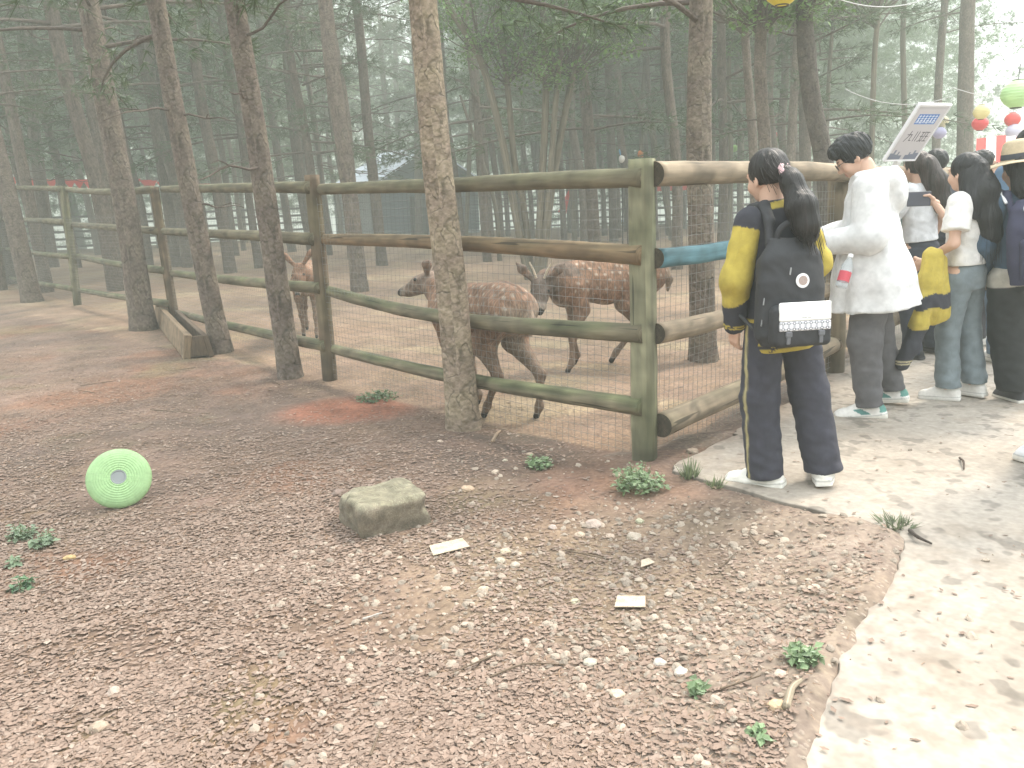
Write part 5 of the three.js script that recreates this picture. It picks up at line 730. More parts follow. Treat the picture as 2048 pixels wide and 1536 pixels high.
{ // the man in white
  const L = G(1738, 832, PATH_Y), R = G(1784, 808, PATH_Y), at = L.clone().add(R).multiplyScalar(0.5), white = [1.0, 1.0, 1.0];
  const J = person({ label: 'person in a loose white hooded jacket and grey trousers looking down beside the fence', at, face: [-0.92, -0.40], headPx: [1722, 263], headZ: -0.03, headPitch: 0.5, headYaw: 0.05, headAt: [0, 0.0, 0.045], feet: [L, R], footYaw: [0.1, -0.15], arms: [[[0.225, 1.12, 0.01], [0.13, 1.11, 0.25]], [[-0.225, 1.13, 0.05], [-0.07, 1.13, 0.27]]], curl: [0.9, 0.9],
    shoe: { k: 1.1, sole: 1.2, color: [0.76, 0.74, 0.70], soleColor: [0.78, 0.75, 0.68], accent: [0.10, 0.26, 0.24], heel: [0.12, 0.30, 0.26] }, trousers: { r: [0.115, 0.098, 0.078], hem: 0.085, fold: 0.006, bunch: 0.003, color: () => [0.17, 0.165, 0.175] } });
  topGarment(J, { name: 'jacket', hem: 0.675, hemW: 0.02, neck: 1.50, shx: 0.155, shr: 0.08, sleeve: [0.105, 0.098, 0.07], fold: 0.007, fx: 7, fy: 2.6, pleat: 0.009, rows: [[0.63, 0.30, 0.275], [0.8, 0.275, 0.245], [1.1, 0.22, 0.18], [1.32, 0.195, 0.135], [1.42, 0.12, 0.10], [1.48, 0.085, 0.085]],
    extra: (s) => { s.ell([0, 1.425, -0.12], [0.135, 0.085, 0.075], 0.05); s.ell([0, 1.34, -0.165], [0.095, 0.10, 0.055], 0.05); s.chain([[0.085, 1.47, 0.04], [0.1, 1.475, -0.05], [0.0, 1.475, -0.115]], [0.03, 0.038, 0.04], 0.03); s.chain([[-0.085, 1.47, 0.04], [-0.1, 1.475, -0.05], [0.0, 1.475, -0.115]], [0.03, 0.038, 0.04], 0.03); }, color: () => white });
  hair(J, { color: [0.012, 0.013, 0.017], th: 0.008, rough: 0.007, faceW: 0.062, head: (s) => { s.ell([0, 0.095, 0.03], [0.072, 0.04, 0.07], 0.04); s.ell([0, 0.075, 0.075], [0.066, 0.03, 0.032], 0.03); } });
  const fr = []; for (const w of [1, -1]) { fr.push(xf(new THREE.TorusGeometry(0.021, 0.002, 6, 24), [0.031 * w, 0.002, 0.104], [0, 0.1 * w, 0], [1.15, 0.9, 1])); fr.push(tube([V(0.055 * w, 0.008, 0.1), V(0.074 * w, 0.008, 0.05), V(0.078 * w, 0.0, -0.005)], [0.002], 6, 8)); } fr.push(tube([V(0.009, 0.005, 0.107), V(-0.009, 0.005, 0.107)], [0.0018], 6, 2)); J.put('glasses', merge(fr).applyMatrix4(J.hM), std({ color: lin(0.05, 0.045, 0.05), roughness: 0.3, metalness: 0.4 }));
  const w = J.toL(Z(1692, 542, at.z + 0.24)), t = place(J, 'drink_bottle', 'clear drink bottle with red label in the pocket of the white jacket', 'bottle'); t.position.copy(V(...w).multiplyScalar(J.H).applyQuaternion(J.g.quaternion).add(J.g.position)); t.quaternion.multiply(new THREE.Quaternion().setFromEuler(new THREE.Euler(-0.35, 0, 0.35))); const sub = t;
  part('bottle_body', new THREE.LatheGeometry([[0.001, -0.1], [0.03, -0.1], [0.033, -0.09], [0.033, 0.03], [0.015, 0.07], [0.014, 0.085], [0.001, 0.085]].map((q) => new THREE.Vector2(...q)), 20), new THREE.MeshPhysicalMaterial({ color: lin(0.85, 0.88, 0.9), roughness: 0.08, transmission: 0.8, thickness: 0 }), sub); part('label', new THREE.CylinderGeometry(0.0338, 0.0338, 0.06, 20, 1, true).translate(0, -0.035, 0), std({ color: lin(0.55, 0.07, 0.10), side: THREE.DoubleSide, roughness: 0.5 }), sub); part('cap', new THREE.CylinderGeometry(0.016, 0.016, 0.02, 16).translate(0, 0.092, 0), std({ color: lin(0.8, 0.8, 0.8), roughness: 0.4 }), sub);
}
{ // the one who carries the placard
  const L = G(1826, 717, PATH_Y), R = G(1866, 706, PATH_Y), at = L.clone().add(R).multiplyScalar(0.5);
  const J = person({ label: 'person in white T-shirt with long brown hair, mostly hidden behind the white jacket', at, face: [-0.45, -0.89], headPx: [1836, 299], w: 0.95, headYaw: -0.25, feet: [L, R], arms: (toL) => [[toL(Z(1768, 446, at.z + 0.02)), toL(Z(1757, 398, at.z - 0.02))], [[-0.25, 1.13, -0.02], [-0.22, 0.9, 0.1]]], handDir: [[0.2, 1, 0.3], null], curl: [1.2, 0.5],
    shoe: { color: [0.02, 0.02, 0.022], soleColor: [0.05, 0.05, 0.05] }, trousers: { r: [0.1, 0.085, 0.072], hem: 0.05, color: () => [0.055, 0.062, 0.085] } });
  topGarment(J, { name: 'shirt', hem: 0.985, neck: 1.46, shx: 0.14, shr: 0.06, sleeve: [0.085, 0.085], short: 0.75, rows: [[0.95, 0.165, 0.125], [1.1, 0.155, 0.118], [1.3, 0.165, 0.115], [1.42, 0.1, 0.08], [1.47, 0.07, 0.07]], color: () => [0.92, 0.93, 0.96] });
  hair(J, { color: [0.05, 0.033, 0.028], th: 0.005, long: true, tip: 1.12, fall: (s) => { s.chain([[0, 1.6, -0.07], [-0.04, 1.45, -0.12], [-0.07, 1.28, -0.155], [-0.09, 1.14, -0.16]], [0.08, 0.088, 0.07, 0.02], 0.05); s.chain([[-0.05, 1.55, -0.06], [-0.12, 1.4, -0.09], [-0.14, 1.2, -0.12]], [0.06, 0.055, 0.02], 0.04); } });
  // the placard
  const c = Z(1833, 266, at.z + 0.35), u = V(0.266, 0.0, -0.1), v = V(0.097, 0.345, 0.26), t = thing('placard', 'white class placard tilted on a pole above the heads', 'placard', [c.x, c.y, c.z]); const un = u.clone().normalize(), nn = V().crossVectors(un, v).normalize(), vn = V().crossVectors(nn, un).normalize(); t.quaternion.setFromRotationMatrix(new THREE.Matrix4().makeBasis(un, vn, nn));
  const W = 0.285, H = 0.44, cv = document.createElement('canvas'); cv.width = 600; cv.height = 910; const q = cv.getContext('2d'); q.fillStyle = '#c9c6cb'; q.fillRect(0, 0, 600, 910); q.fillStyle = '#bdbabf'; q.fillRect(0, 0, 600, 40);
  q.fillStyle = '#4d7cc4'; q.fillRect(90, 120, 420, 170); q.strokeStyle = '#e8eef8'; q.lineWidth = 11; q.lineCap = 'round'; const stroke = (...p) => { q.beginPath(); p.forEach(([x, y], i) => (i ? q.lineTo(x, y) : q.moveTo(x, y))); q.stroke(); };
  for (let i = 0; i < 6; i++) { const x = 112 + i * 66; stroke([x, 155], [x + 44, 155]); stroke([x + 22, 138], [x + 22, 268]); stroke([x + 2, 195], [x + 44, 195]); if (i % 2) { stroke([x + 4, 225], [x + 4, 268], [x + 42, 268], [x + 42, 225], [x + 4, 225]); } else { stroke([x + 22, 200], [x, 265]); stroke([x + 22, 200], [x + 44, 265]); } }
  q.strokeStyle = '#55525c'; q.lineWidth = 15; stroke([115, 470], [205, 470], [200, 570], [235, 570]); stroke([160, 410], [155, 490], [105, 585]); stroke([285, 420], [285, 580]); stroke([335, 420], [335, 580]); stroke([390, 430], [450, 430]); stroke([420, 430], [420, 575]); stroke([395, 500], [448, 500]); stroke([385, 585], [452, 570]); stroke([472, 420], [468, 520], [450, 590]); stroke([490, 430], [550, 430]); stroke([520, 430], [520, 580]); stroke([495, 500], [548, 500]); stroke([485, 580], [555, 580]);
  q.fillStyle = '#7f8699'; for (const [x, w, h] of [[0, 60, 90], [60, 40, 150], [100, 50, 70], [150, 30, 120], [180, 80, 55], [330, 60, 60], [390, 30, 110], [420, 60, 75], [480, 40, 140], [520, 80, 95]]) q.fillRect(x, 910 - h - 20, w, h + 20);
  const ct = new THREE.CanvasTexture(cv); ct.colorSpace = THREE.SRGBColorSpace; part('board', box(W, H, 0.018, [0, 0, 0], [0, 0, 0], 0.008), std({ color: lin(0.82, 0.82, 0.85), roughness: 0.4 }), t); part('print', new THREE.PlaneGeometry(W - 0.024, H - 0.024).translate(0, 0, 0.0105), std({ map: ct, roughness: 0.35 }), t);
  part('rim', merge([box(W + 0.012, 0.012, 0.026, [0, H / 2, 0]), box(W + 0.012, 0.012, 0.026, [0, -H / 2, 0]), box(0.012, H, 0.026, [W / 2, 0, 0]), box(0.012, H, 0.026, [-W / 2, 0, 0])]), std({ color: lin(0.84, 0.84, 0.88), roughness: 0.35 }), t); part('clamp', box(0.045, 0.085, 0.035, [0, -H / 2 - 0.045, 0], [0, 0, 0], 0.008), std({ color: lin(0.78, 0.78, 0.78), roughness: 0.3 }), t); part('pole', new THREE.CylinderGeometry(0.011, 0.011, 0.5, 12).translate(0, -H / 2 - 0.3, 0), std({ color: lin(0.55, 0.56, 0.6), metalness: 0.5, roughness: 0.35 }), t);
}
{ // the long haired one with the phone
  const L = G(1893, 799, PATH_Y), R = G(1947, 793, PATH_Y), at = L.clone().add(R).multiplyScalar(0.5);
  const J = person({ label: 'person with long black hair in white T-shirt and pale jeans holding a phone', at, face: [-0.6, -0.8], headPx: [1936, 303], w: 0.93, headYaw: -0.25, feet: [L, R], footYaw: [0.35, -0.1], arms: (toL) => [[[0.225, 1.13, -0.03], [0.17, 1.0, 0.2]], [toL(Z(1903, 452, at.z - 0.38)), toL(Z(1868, 404, at.z - 0.46))]], handDir: [null, [0.22, 0.3, 0.62]], curl: [0.9, 0.75], handRoll: [-1.4, 2.4],
    shoe: { color: [0.74, 0.72, 0.68], soleColor: [0.76, 0.74, 0.70] }, trousers: { r: [0.098, 0.078, 0.084], hem: 0.10, fold: 0.005, bunch: 0.005, color: (x, y, z) => { const f = 0.92 + 0.2 * smoothstep(noise(x * 9, y * 5, z * 9), -0.3, 0.5); return [0.27 * f, 0.325 * f, 0.355 * f]; } } });
  topGarment(J, { name: 'shirt', hem: 0.965, neck: 1.455, shx: 0.14, shr: 0.058, sleeve: [0.083, 0.085], short: 0.7, fold: 0.009, rows: [[0.93, 0.168, 0.125, 0, -0.01], [1.1, 0.15, 0.112], [1.3, 0.16, 0.112], [1.41, 0.1, 0.08], [1.465, 0.07, 0.07]], color: () => [0.97, 0.95, 0.91] });
  hair(J, { color: [0.010, 0.010, 0.014], th: 0.006, long: true, tip: 1.03, faceW: 0.056, strands: [[90, 0.085, [0, 1.5, -0.09], [-0.02, 1.35, -0.13], [-0.04, 1.15, -0.14], [-0.05, 0.99, -0.135]], [40, 0.05, [-0.1, 1.45, -0.06], [-0.13, 1.25, -0.11], [-0.12, 1.02, -0.12]]], fall: (s) => { s.chain([[0, 1.6, -0.05], [0, 1.46, -0.1], [-0.02, 1.28, -0.135], [-0.035, 1.16, -0.145], [-0.05, 1.05, -0.14]], [0.085, 0.095, 0.082, 0.066, 0.02], 0.05); s.chain([[-0.06, 1.55, -0.03], [-0.12, 1.38, -0.075], [-0.135, 1.2, -0.115], [-0.12, 1.06, -0.125]], [0.06, 0.062, 0.055, 0.018], 0.05); s.chain([[0.06, 1.55, -0.03], [0.10, 1.4, -0.06], [0.10, 1.3, -0.10]], [0.055, 0.05, 0.02], 0.05); } });
  const p = Z(1838, 398, at.z - 0.47), t = thing('phone', 'dark phone held up sideways in one hand', 'phone', [p.x, p.y, p.z], -0.25); part('case', box(0.14, 0.092, 0.009, [0, 0, 0], [0, 0, 0], 0.004), std({ color: lin(0.05, 0.05, 0.065), roughness: 0.4 }), t); part('screen', new THREE.PlaneGeometry(0.13, 0.082).translate(0, 0, 0.0055), std({ color: lin(0.09, 0.095, 0.12), roughness: 0.15 }), t);
  // the school jacket hung over her forearm
  const k = place(J, 'folded_jacket', 'yellow and navy school jacket hanging over a forearm beside pale jeans', 'jacket'), s = new Sdf(), P = (x, y, dz) => J.toL(Z(x, y, at.z + 0.12 + dz));
  s.chain([P(1866, 512, 0), P(1862, 560, 0), P(1864, 610, 0), P(1862, 634, 0)], [0.062, 0.078, 0.085, 0.06], 0.04); s.chain([P(1880, 520, -0.05), P(1878, 580, -0.02), P(1880, 628, 0)], [0.05, 0.06, 0.06], 0.04); s.chain([P(1852, 600, 0.03), P(1838, 650, 0.04), P(1820, 695, 0.05), P(1806, 728, 0.05)], [0.06, 0.058, 0.052, 0.045], 0.03);
  const ya = P(1860, 585, 0)[1], yb = P(1860, 615, 0)[1], yc = P(1860, 655, 0)[1], yd = P(1810, 712, 0)[1]; s.mod = (x, y, z, d) => Math.abs(d) < 0.05 ? d + 0.013 * noise(x * 16, y * 5, z * 16) + 0.006 * noise(x * 30, y * 12, z * 30) : d;
  part('cloth', s.mesh(0.009, (x, y, z) => { const o = 0.06 * noise(x * 6, y * 3, z * 6), h = y + o; if (y < yd) return Math.abs(y - yd + 0.02) < 0.006 || Math.abs(y - yd + 0.04) < 0.006 ? [0.7, 0.62, 0.4] : dark; if (h > ya) return yellow; if (h > yb) return dark; if (h > yc && x < P(1850, 600, 0)[0] + 0.5) return h > yc + 0.03 ? yellow : [0.66, 0.52, 0.1]; return dark; }), clothMat, k);
}
{ // straw hat and navy backpack at the right edge
  const L = G(2030, 800, PATH_Y), R = G(2072, 795, PATH_Y), at = L.clone().add(R).multiplyScalar(0.5);
  const J = person({ label: 'person in straw hat and black trousers with navy backpack at the right edge', at, face: [0.12, -0.99], headPx: [2036, 296], feet: [L, R], arms: [[[0.24, 1.12, 0.0], [0.2, 0.9, 0.12]], [[-0.24, 1.12, 0.0], [-0.2, 0.9, 0.12]]],
    shoe: { color: [0.06, 0.06, 0.065] }, trousers: { r: [0.125, 0.12, 0.115], hem: 0.1, color: (x, y) => y > 0.83 ? [0.62, 0.58, 0.50] : [0.028, 0.03, 0.032] } });
  topGarment(J, { name: 'shirt', hem: 0.86, neck: 1.46, shx: 0.15, shr: 0.062, sleeve: [0.085, 0.08, 0.06], rows: [[0.84, 0.175, 0.13], [1.1, 0.165, 0.125], [1.3, 0.17, 0.118], [1.42, 0.11, 0.09], [1.47, 0.07, 0.07]], color: () => [0.075, 0.13, 0.20] });
  hair(J, { color: [0.014, 0.013, 0.015], th: 0.002, long: true, tip: 1.36, fall: (s) => s.chain([[0, 1.58, -0.05], [0, 1.47, -0.09], [0, 1.38, -0.1]], [0.075, 0.075, 0.025], 0.04) });
  const hat = new THREE.LatheGeometry([[0.002, 0.115], [0.055, 0.112], [0.082, 0.09], [0.094, 0.04], [0.098, -0.015], [0.13, -0.025], [0.175, -0.03], [0.2, -0.045], [0.2, -0.05], [0.17, -0.037], [0.1, -0.024]].map((q) => new THREE.Vector2(...q)), 40); { const a = hat.attributes.position; for (let i = 0; i < a.count; i++) { const r = Math.hypot(a.getX(i), a.getZ(i)); if (r > 0.12) a.setY(i, a.getY(i) - 0.02 * Math.sin(Math.atan2(a.getZ(i), a.getX(i)) * 2 + 0.6) * (r - 0.12) / 0.08); } hat.computeVertexNormals(); }
  const straw = std({ color: lin(0.66, 0.54, 0.36), map: rep(clothTex, 2), bumpMap: rep(clothTex, 2), bumpScale: 0.002, roughness: 0.85, side: THREE.DoubleSide }), hp = V(0, 0.085, -0.01).applyMatrix4(J.hM), hm = J.put('straw_hat', hat.translate(...A3(hp)), straw); J.put('hat_band', new THREE.CylinderGeometry(0.0965, 0.1, 0.035, 36, 1, true).translate(hp.x, hp.y + 0.008, hp.z), std({ color: lin(0.05, 0.055, 0.07), side: THREE.DoubleSide }), hm);
  const t = place(J, 'backpack', 'navy backpack with white round emblems on the person in the straw hat', 'backpack'), navy = std({ color: lin(0.042, 0.043, 0.095), map: rep(clothTex, 4), bumpMap: rep(clothTex, 4), bumpScale: 0.001, roughness: 0.75 }), s = new Sdf(); s.loft([[0.86, 0.17, 0.085, 0, -0.21], [1.0, 0.185, 0.10, 0, -0.215], [1.2, 0.18, 0.095, 0, -0.205], [1.34, 0.15, 0.07, 0, -0.185], [1.40, 0.1, 0.04, 0, -0.165]], 0.03); s.mod = folds(0.005, 9, 9, 14); part('main_compartment', s.mesh(0.01), navy, t); part('pocket', (() => { const p = new Sdf(); p.box([0, 1.02, -0.295], [0.145, 0.14, 0.035], 0.03, 0.02); p.mod = folds(0.003, 9, 9, 3); return p.mesh(0.009); })(), navy, t);
  const emblem = (r, w) => { const g = []; g.push(new THREE.TorusGeometry(r, w, 6, 28, Math.PI * 1.6).rotateZ(0.55)); g.push(box(r * 0.95, w * 1.9, w * 1.4, [r * 0.55, 0, 0], [0, 0, 0.25], 0.002)); return merge(g.map((x) => x)); };
  const em = std({ color: lin(0.82, 0.82, 0.84), roughness: 0.5 }); part('emblem', xf(emblem(0.016, 0.0035), [0.06, 1.23, -0.305], [0.1, Math.PI, 0]), em, t); part('emblem_line', box(0.11, 0.006, 0.004, [0.06, 1.20, -0.312], [0, 0, 0.05], 0.002), em, t); part('emblem', xf(emblem(0.032, 0.008), [0.06, 1.345, -0.262], [0.35, Math.PI, 0]), em, t, 'large white emblem on the top of the pack');
  const st = new Sdf(); for (const w of [1, -1]) st.chain([[0.13 * w, 1.1, 0.14], [0.12 * w, 1.32, 0.12], [0.115 * w, 1.45, 0.02], [0.115 * w, 1.44, -0.08], [0.11 * w, 1.3, -0.15]], [0.02, 0.024, 0.026, 0.026, 0.02], 0.02); part('strap', st.mesh(0.009), navy, t); part('strap_piping', tube([V(0.142, 1.36, 0.105), V(0.142, 1.455, 0.03), V(0.142, 1.46, -0.05), V(0.14, 1.39, -0.125)], [0.01], 8, 16), em, t);
}
function extra(label, L, R, face, H, topC, legC, hairC, o = {}) {
  const at = L.clone().add(R).multiplyScalar(0.5), J = person({ label, at, face, H, w: 0.97, feet: [L, R], arms: [[[0.23, 1.12, 0.0], [0.2, 0.92, 0.12]], [[-0.23, 1.12, 0.0], [-0.2, 0.92, 0.12]]], shoe: { color: [0.7, 0.69, 0.66], ...(o.shoe ?? {}) }, trousers: { r: [0.105, 0.098, 0.095], hem: 0.07, color: legC }, ...o });
  topGarment(J, { name: 'shirt', cell: 0.013, hem: 0.92, neck: 1.46, shx: 0.15, shr: 0.062, sleeve: [0.088, 0.08, 0.06], rows: [[0.9, 0.175, 0.13], [1.1, 0.165, 0.125], [1.3, 0.17, 0.118], [1.42, 0.11, 0.09], [1.47, 0.07, 0.07]], color: () => topC });
  hair(J, { color: hairC, th: 0.005, rough: 0.005, ...(o.hair ?? {}) }); return J;
}
extra('person in wide blue jeans standing beyond the navy backpack', G(2000, 726, PATH_Y), G(2034, 722, PATH_Y), [0.1, -1], 1.64, [0.13, 0.22, 0.34], (x, y, z) => mul3([0.21, 0.30, 0.43], 0.9 + 0.25 * noise(x * 9, y * 6, z * 9)), [0.014, 0.013, 0.014]);
{ const J = extra('person with short dark hair and glasses facing right in the crowd', G(1948, 690, PATH_Y), G(1972, 686, PATH_Y), [0.9, 0.42], 1.76, [0.06, 0.065, 0.08], () => [0.05, 0.05, 0.06], [0.014, 0.013, 0.015], { headPx: [1962, 298], headPitch: 0.1, hair: { th: 0.006, rough: 0.006 } });
  const fr = []; for (const w of [1, -1]) { fr.push(xf(new THREE.TorusGeometry(0.021, 0.0025, 6, 20), [0.031 * w, 0.002, 0.104], [0, 0.1 * w, 0])); fr.push(tube([V(0.055 * w, 0.008, 0.1), V(0.078 * w, 0.0, -0.005)], [0.002], 6, 8)); } J.put('glasses', merge(fr).applyMatrix4(J.hM), std({ color: lin(0.03, 0.03, 0.03), roughness: 0.3 })); }
extra('dark haired person in the crowd right of the placard pole', G(1868, 676, PATH_Y), G(1892, 674, PATH_Y), [-0.3, -0.95], 1.72, [0.10, 0.11, 0.14], () => [0.05, 0.055, 0.075], [0.014, 0.014, 0.018], { headPx: [1872, 296] });
extra('person walking in from the right edge, only a white shoe in view', G(2090, 914, PATH_Y), G(2160, 975, PATH_Y), [-0.98, 0.1], 1.65, [0.4, 0.42, 0.46], () => [0.20, 0.28, 0.4], [0.02, 0.018, 0.018], { shoe: { color: [0.78, 0.79, 0.80] }, arms: [[[0.23, 1.13, -0.1], [0.18, 0.98, -0.3]], [[-0.23, 1.13, -0.1], [-0.18, 0.98, -0.3]]] });

// ---------------------------------------------------------------- things on the ground
{ // the green folded paper lantern lying on its edge
  const b = G(236, 1016), t = thing('folded_paper_lantern', 'flat bright green folded paper lantern leaning on the bare ground at the left', 'lantern'); const r = 0.142, pts = [[0.026, 0.022]]; for (let i = 0; i <= 90; i++) { const s = i / 90, rr = 0.034 + (r - 0.034) * s; pts.push([rr, 0.036 * Math.sqrt(Math.max(0, 1 - Math.pow(s, 3.2))) + 0.0015 * Math.sin(s * 60) * (1 - s)]); } for (let i = 90; i >= 0; i--) { const s = i / 90, rr = 0.034 + (r - 0.034) * s; pts.push([rr, -0.036 * Math.sqrt(Math.max(0, 1 - Math.pow(s, 3.2)))]); } pts.push([0.026, -0.022]);
  t.position.set(b.x - 0.01, gh(b.x, b.z) + 0.13, b.z - 0.07); t.quaternion.setFromUnitVectors(V(0, 1, 0), V(0.36, 0.46, 0.81).normalize());
  part('shade', new THREE.LatheGeometry(pts.map((p) => new THREE.Vector2(...p)), 72), std({ color: lin(0.40, 0.62, 0.30), roughness: 0.8, map: rep(clothTex, 6, 1), side: THREE.DoubleSide }), t); part('hub', merge([new THREE.CylinderGeometry(0.037, 0.037, 0.068, 20), xf(new THREE.TorusGeometry(0.031, 0.004, 8, 28), [0, 0.033, 0], [Math.PI / 2, 0, 0])]), std({ color: lin(0.22, 0.24, 0.24), roughness: 0.6 }), t);
}
{ // kerb like block of stone
  const c = G(770, 1040), t = thing('stone_block', 'mossy grey green block of dressed stone lying on the litter', 'stone', [c.x, gh(c.x, c.z) - 0.03, c.z], 0.58), s = new Sdf(); s.box([0, 0.085, 0], [0.165, 0.078, 0.135], 0.022, 0.01, [0.03, 0, -0.02]); s.box([-0.2, 0.19, -0.1], [0.1, 0.06, 0.07], 0.02, 0.03, [0, 0.5, 0.35], 1); s.box([0.2, 0.16, 0.16], [0.06, 0.08, 0.06], 0.02, 0.03, [0.3, 0.7, 0.2], 1); s.mod = (x, y, z, d) => Math.abs(d) < 0.04 ? d + 0.016 * noise(x * 7, y * 7, z * 7) + 0.005 * noise(x * 32, y * 32, z * 32) : d;
  part('stone', s.mesh(0.008, (x, y, z, nx, ny) => mul3(mix3([0.235, 0.205, 0.155], [0.30, 0.285, 0.205], smoothstep(ny + 0.5 * noise(x * 8, y * 8, z * 8), 0.2, 0.8)), 0.85 + 0.35 * noise(x * 26, y * 26, z * 26)), 2), std({ vertexColors: true, map: dirtTex, roughness: 0.95 }), t);
}
{ // wooden trough by the trunks
  const a = G(378, 716), b = G(318, 642), d = b.clone().sub(a).setY(0), L = d.length() , t = thing('wooden_trough', 'long weathered wooden trough lying beside the grey trunk outside the fence', 'trough', [a.x, gh(a.x, a.z), a.z], Math.atan2(-d.x, -d.z) + Math.PI), oak = std({ color: lin(0.33, 0.245, 0.165), map: woodTex, bumpMap: woodBump, bumpScale: 0.004 }), dk = std({ color: lin(0.17, 0.125, 0.09), map: woodTex, bumpMap: woodBump, bumpScale: 0.004 });
  part('side_board', box(0.07, 0.24, L, [0.0, 0.115, L / 2], [0, 0, 0.16], 0.012), oak, t); part('side_board', box(0.05, 0.22, L, [-0.19, 0.10, L / 2], [0, 0, -0.16], 0.012), dk, t); part('end_board', box(0.2, 0.20, 0.04, [-0.1, 0.11, 0.03], [0, 0, 0], 0.008), dk, t); part('end_board', box(0.2, 0.20, 0.04, [-0.1, 0.11, L - 0.03], [0, 0, 0], 0.008), oak, t); part('bottom_board', box(0.18, 0.03, L - 0.1, [-0.1, 0.03, L / 2], [0, 0, 0], 0.008), dk, t);
}
{
  const R = RNG(900), card = std({ color: lin(0.58, 0.50, 0.39), roughness: 0.8, map: rep(dirtTex, 6) });
  const scrap = (px, py, w, h, turn, label, tri) => { const p = G(px, py), t = thing('paper_scrap', label, 'paper', [p.x, floorY(p.x, p.z) + 0.012, p.z], turn), sh = new THREE.Shape(); (tri ? [[-w / 2, -h / 2], [w / 2, -h / 2 * 0.4], [w / 2 * 0.8, h / 2], [-w * 0.1, h / 2 * 0.8]] : [[-w / 2, -h / 2], [w / 2 * 0.95, -h / 2 * 0.92], [w / 2, h / 2], [-w / 2 * 0.8, h / 2 * 0.95]]).forEach(([x, y], i) => (i ? sh.lineTo(x, y) : sh.moveTo(x, y))); const g = new THREE.ExtrudeGeometry(sh, { depth: 0.003, bevelEnabled: false }); g.rotateX(-Math.PI / 2 + 0.03); part('sheet', g, card, t); return t; };
  scrap(896, 1090, 0.16, 0.09, 0.45, 'largest pale card scrap, lying before the stone block'); scrap(1260, 1195, 0.105, 0.075, -0.12, 'pale card scrap nearest the camera in the middle'); scrap(1291, 1123, 0.065, 0.055, 0.3, 'small pointed pale card scrap near the path', true);
  const rock = (px, py, s, col, label, group, name = 'stone') => { const p = G(px, py), f = 0.8 + 0.4 * R(), g = new THREE.IcosahedronGeometry(1, 3), a = g.attributes.position, sd = R() * 50; for (let i = 0; i < a.count; i++) { const q = 1 + 0.32 * noise(a.getX(i) * 1.2 + sd, a.getY(i) * 1.2, a.getZ(i) * 1.2) + 0.09 * noise(a.getX(i) * 4, a.getY(i) * 4 + sd, a.getZ(i) * 4); a.setXYZ(i, a.getX(i) * q * s, a.getY(i) * q * s * 0.6, a.getZ(i) * q * s * f); } g.computeVertexNormals(); const t = thing(name, label, 'stone', [p.x, floorY(p.x, p.z) + s * 0.12, p.z], R() * 6, group); part('rock', g, std({ color: lin(...col), map: dirtTex, roughness: 0.9 }), t); };
  rock(935, 977, 0.03, [0.52, 0.40, 0.29], 'smooth peach coloured stone behind the stone block'); rock(140, 1120, 0.022, [0.48, 0.36, 0.18], 'yellowish round stone below the green folded lantern'); rock(678, 992, 0.035, [0.25, 0.19, 0.16], 'brownish stone touching the left of the stone block'); rock(1552, 1448, 0.022, [0.55, 0.42, 0.28], 'orange tan stone near the bottom beside the white path edge'); rock(226, 1380, 0.022, [0.42, 0.35, 0.30], 'pale stone among leaves at the lower left'); rock(196, 1448, 0.026, [0.40, 0.32, 0.25], 'flat tan stone at the very lower left'); rock(1362, 1340, 0.022, [0.60, 0.56, 0.50], 'white stone left of the weeds near the path edge'); rock(1320, 1312, 0.02, [0.55, 0.51, 0.46], 'whitish stone above the white stone near the weeds');
  for (const [x, y, s] of [[1186, 1045, 0.034], [1268, 1068, 0.03], [1220, 1068, 0.02], [1160, 1064, 0.022], [1105, 1052, 0.018], [1000, 1112, 0.022], [1010, 1095, 0.018], [1180, 1310, 0.022], [1235, 1372, 0.02], [966, 1170, 0.018], [1150, 1190, 0.015], [1560, 1380, 0.017], [1030, 1120, 0.02], [1280, 1040, 0.02], [1235, 960, 0.02], [1060, 905, 0.018], [990, 945, 0.02], [1010, 920, 0.016], [880, 880, 0.018]]) rock(x, y, s, [0.44 + 0.1 * R(), 0.38 + 0.08 * R(), 0.31 + 0.07 * R()], 'pale field stone lying in the dirt between the fence and the path', 'pale stones in the dirt');
  rock(1385, 915, 0.03, [0.34, 0.28, 0.22], 'clod at the foot of the pale fence corner', undefined, 'clod');
  const twig = (pts, r, label, group, name = 'twig', col = [0.24, 0.18, 0.13]) => { const q = pts.map(([x, y], i) => { const p = G(x, y); p.y = floorY(p.x, p.z) + 0.008 + (i % 2) * 0.012; return p; }), t = thing(name, label, 'twig', [q[0].x, q[0].y, q[0].z], 0, group), c = q.map((p) => p.clone().sub(q[0])); part('stick', tube(c, [r, r * 0.55], 7, 20, (tt, a, pnt) => 1 + 0.25 * noise(pnt.x * 40, pnt.y * 40, pnt.z * 40)), std({ color: lin(...col), map: woodTex }), t); };
  for (const p of [[[980, 1345], [1050, 1325], [1130, 1318]], [[1130, 1095], [1210, 1118]], [[1500, 1075], [1520, 1100]], [[1440, 1130], [1475, 1105]], [[160, 768], [232, 762]], [[190, 782], [150, 780]], [[560, 768], [525, 752]], [[390, 735], [340, 745]], [[300, 815], [420, 825]], [[990, 1300], [900, 1345]], [[1440, 1395], [1520, 1390]], [[740, 1500], [760, 1455]]]) twig(p, 0.0035, 'thin dry twig lying on the leaf litter', 'twigs on the ground');
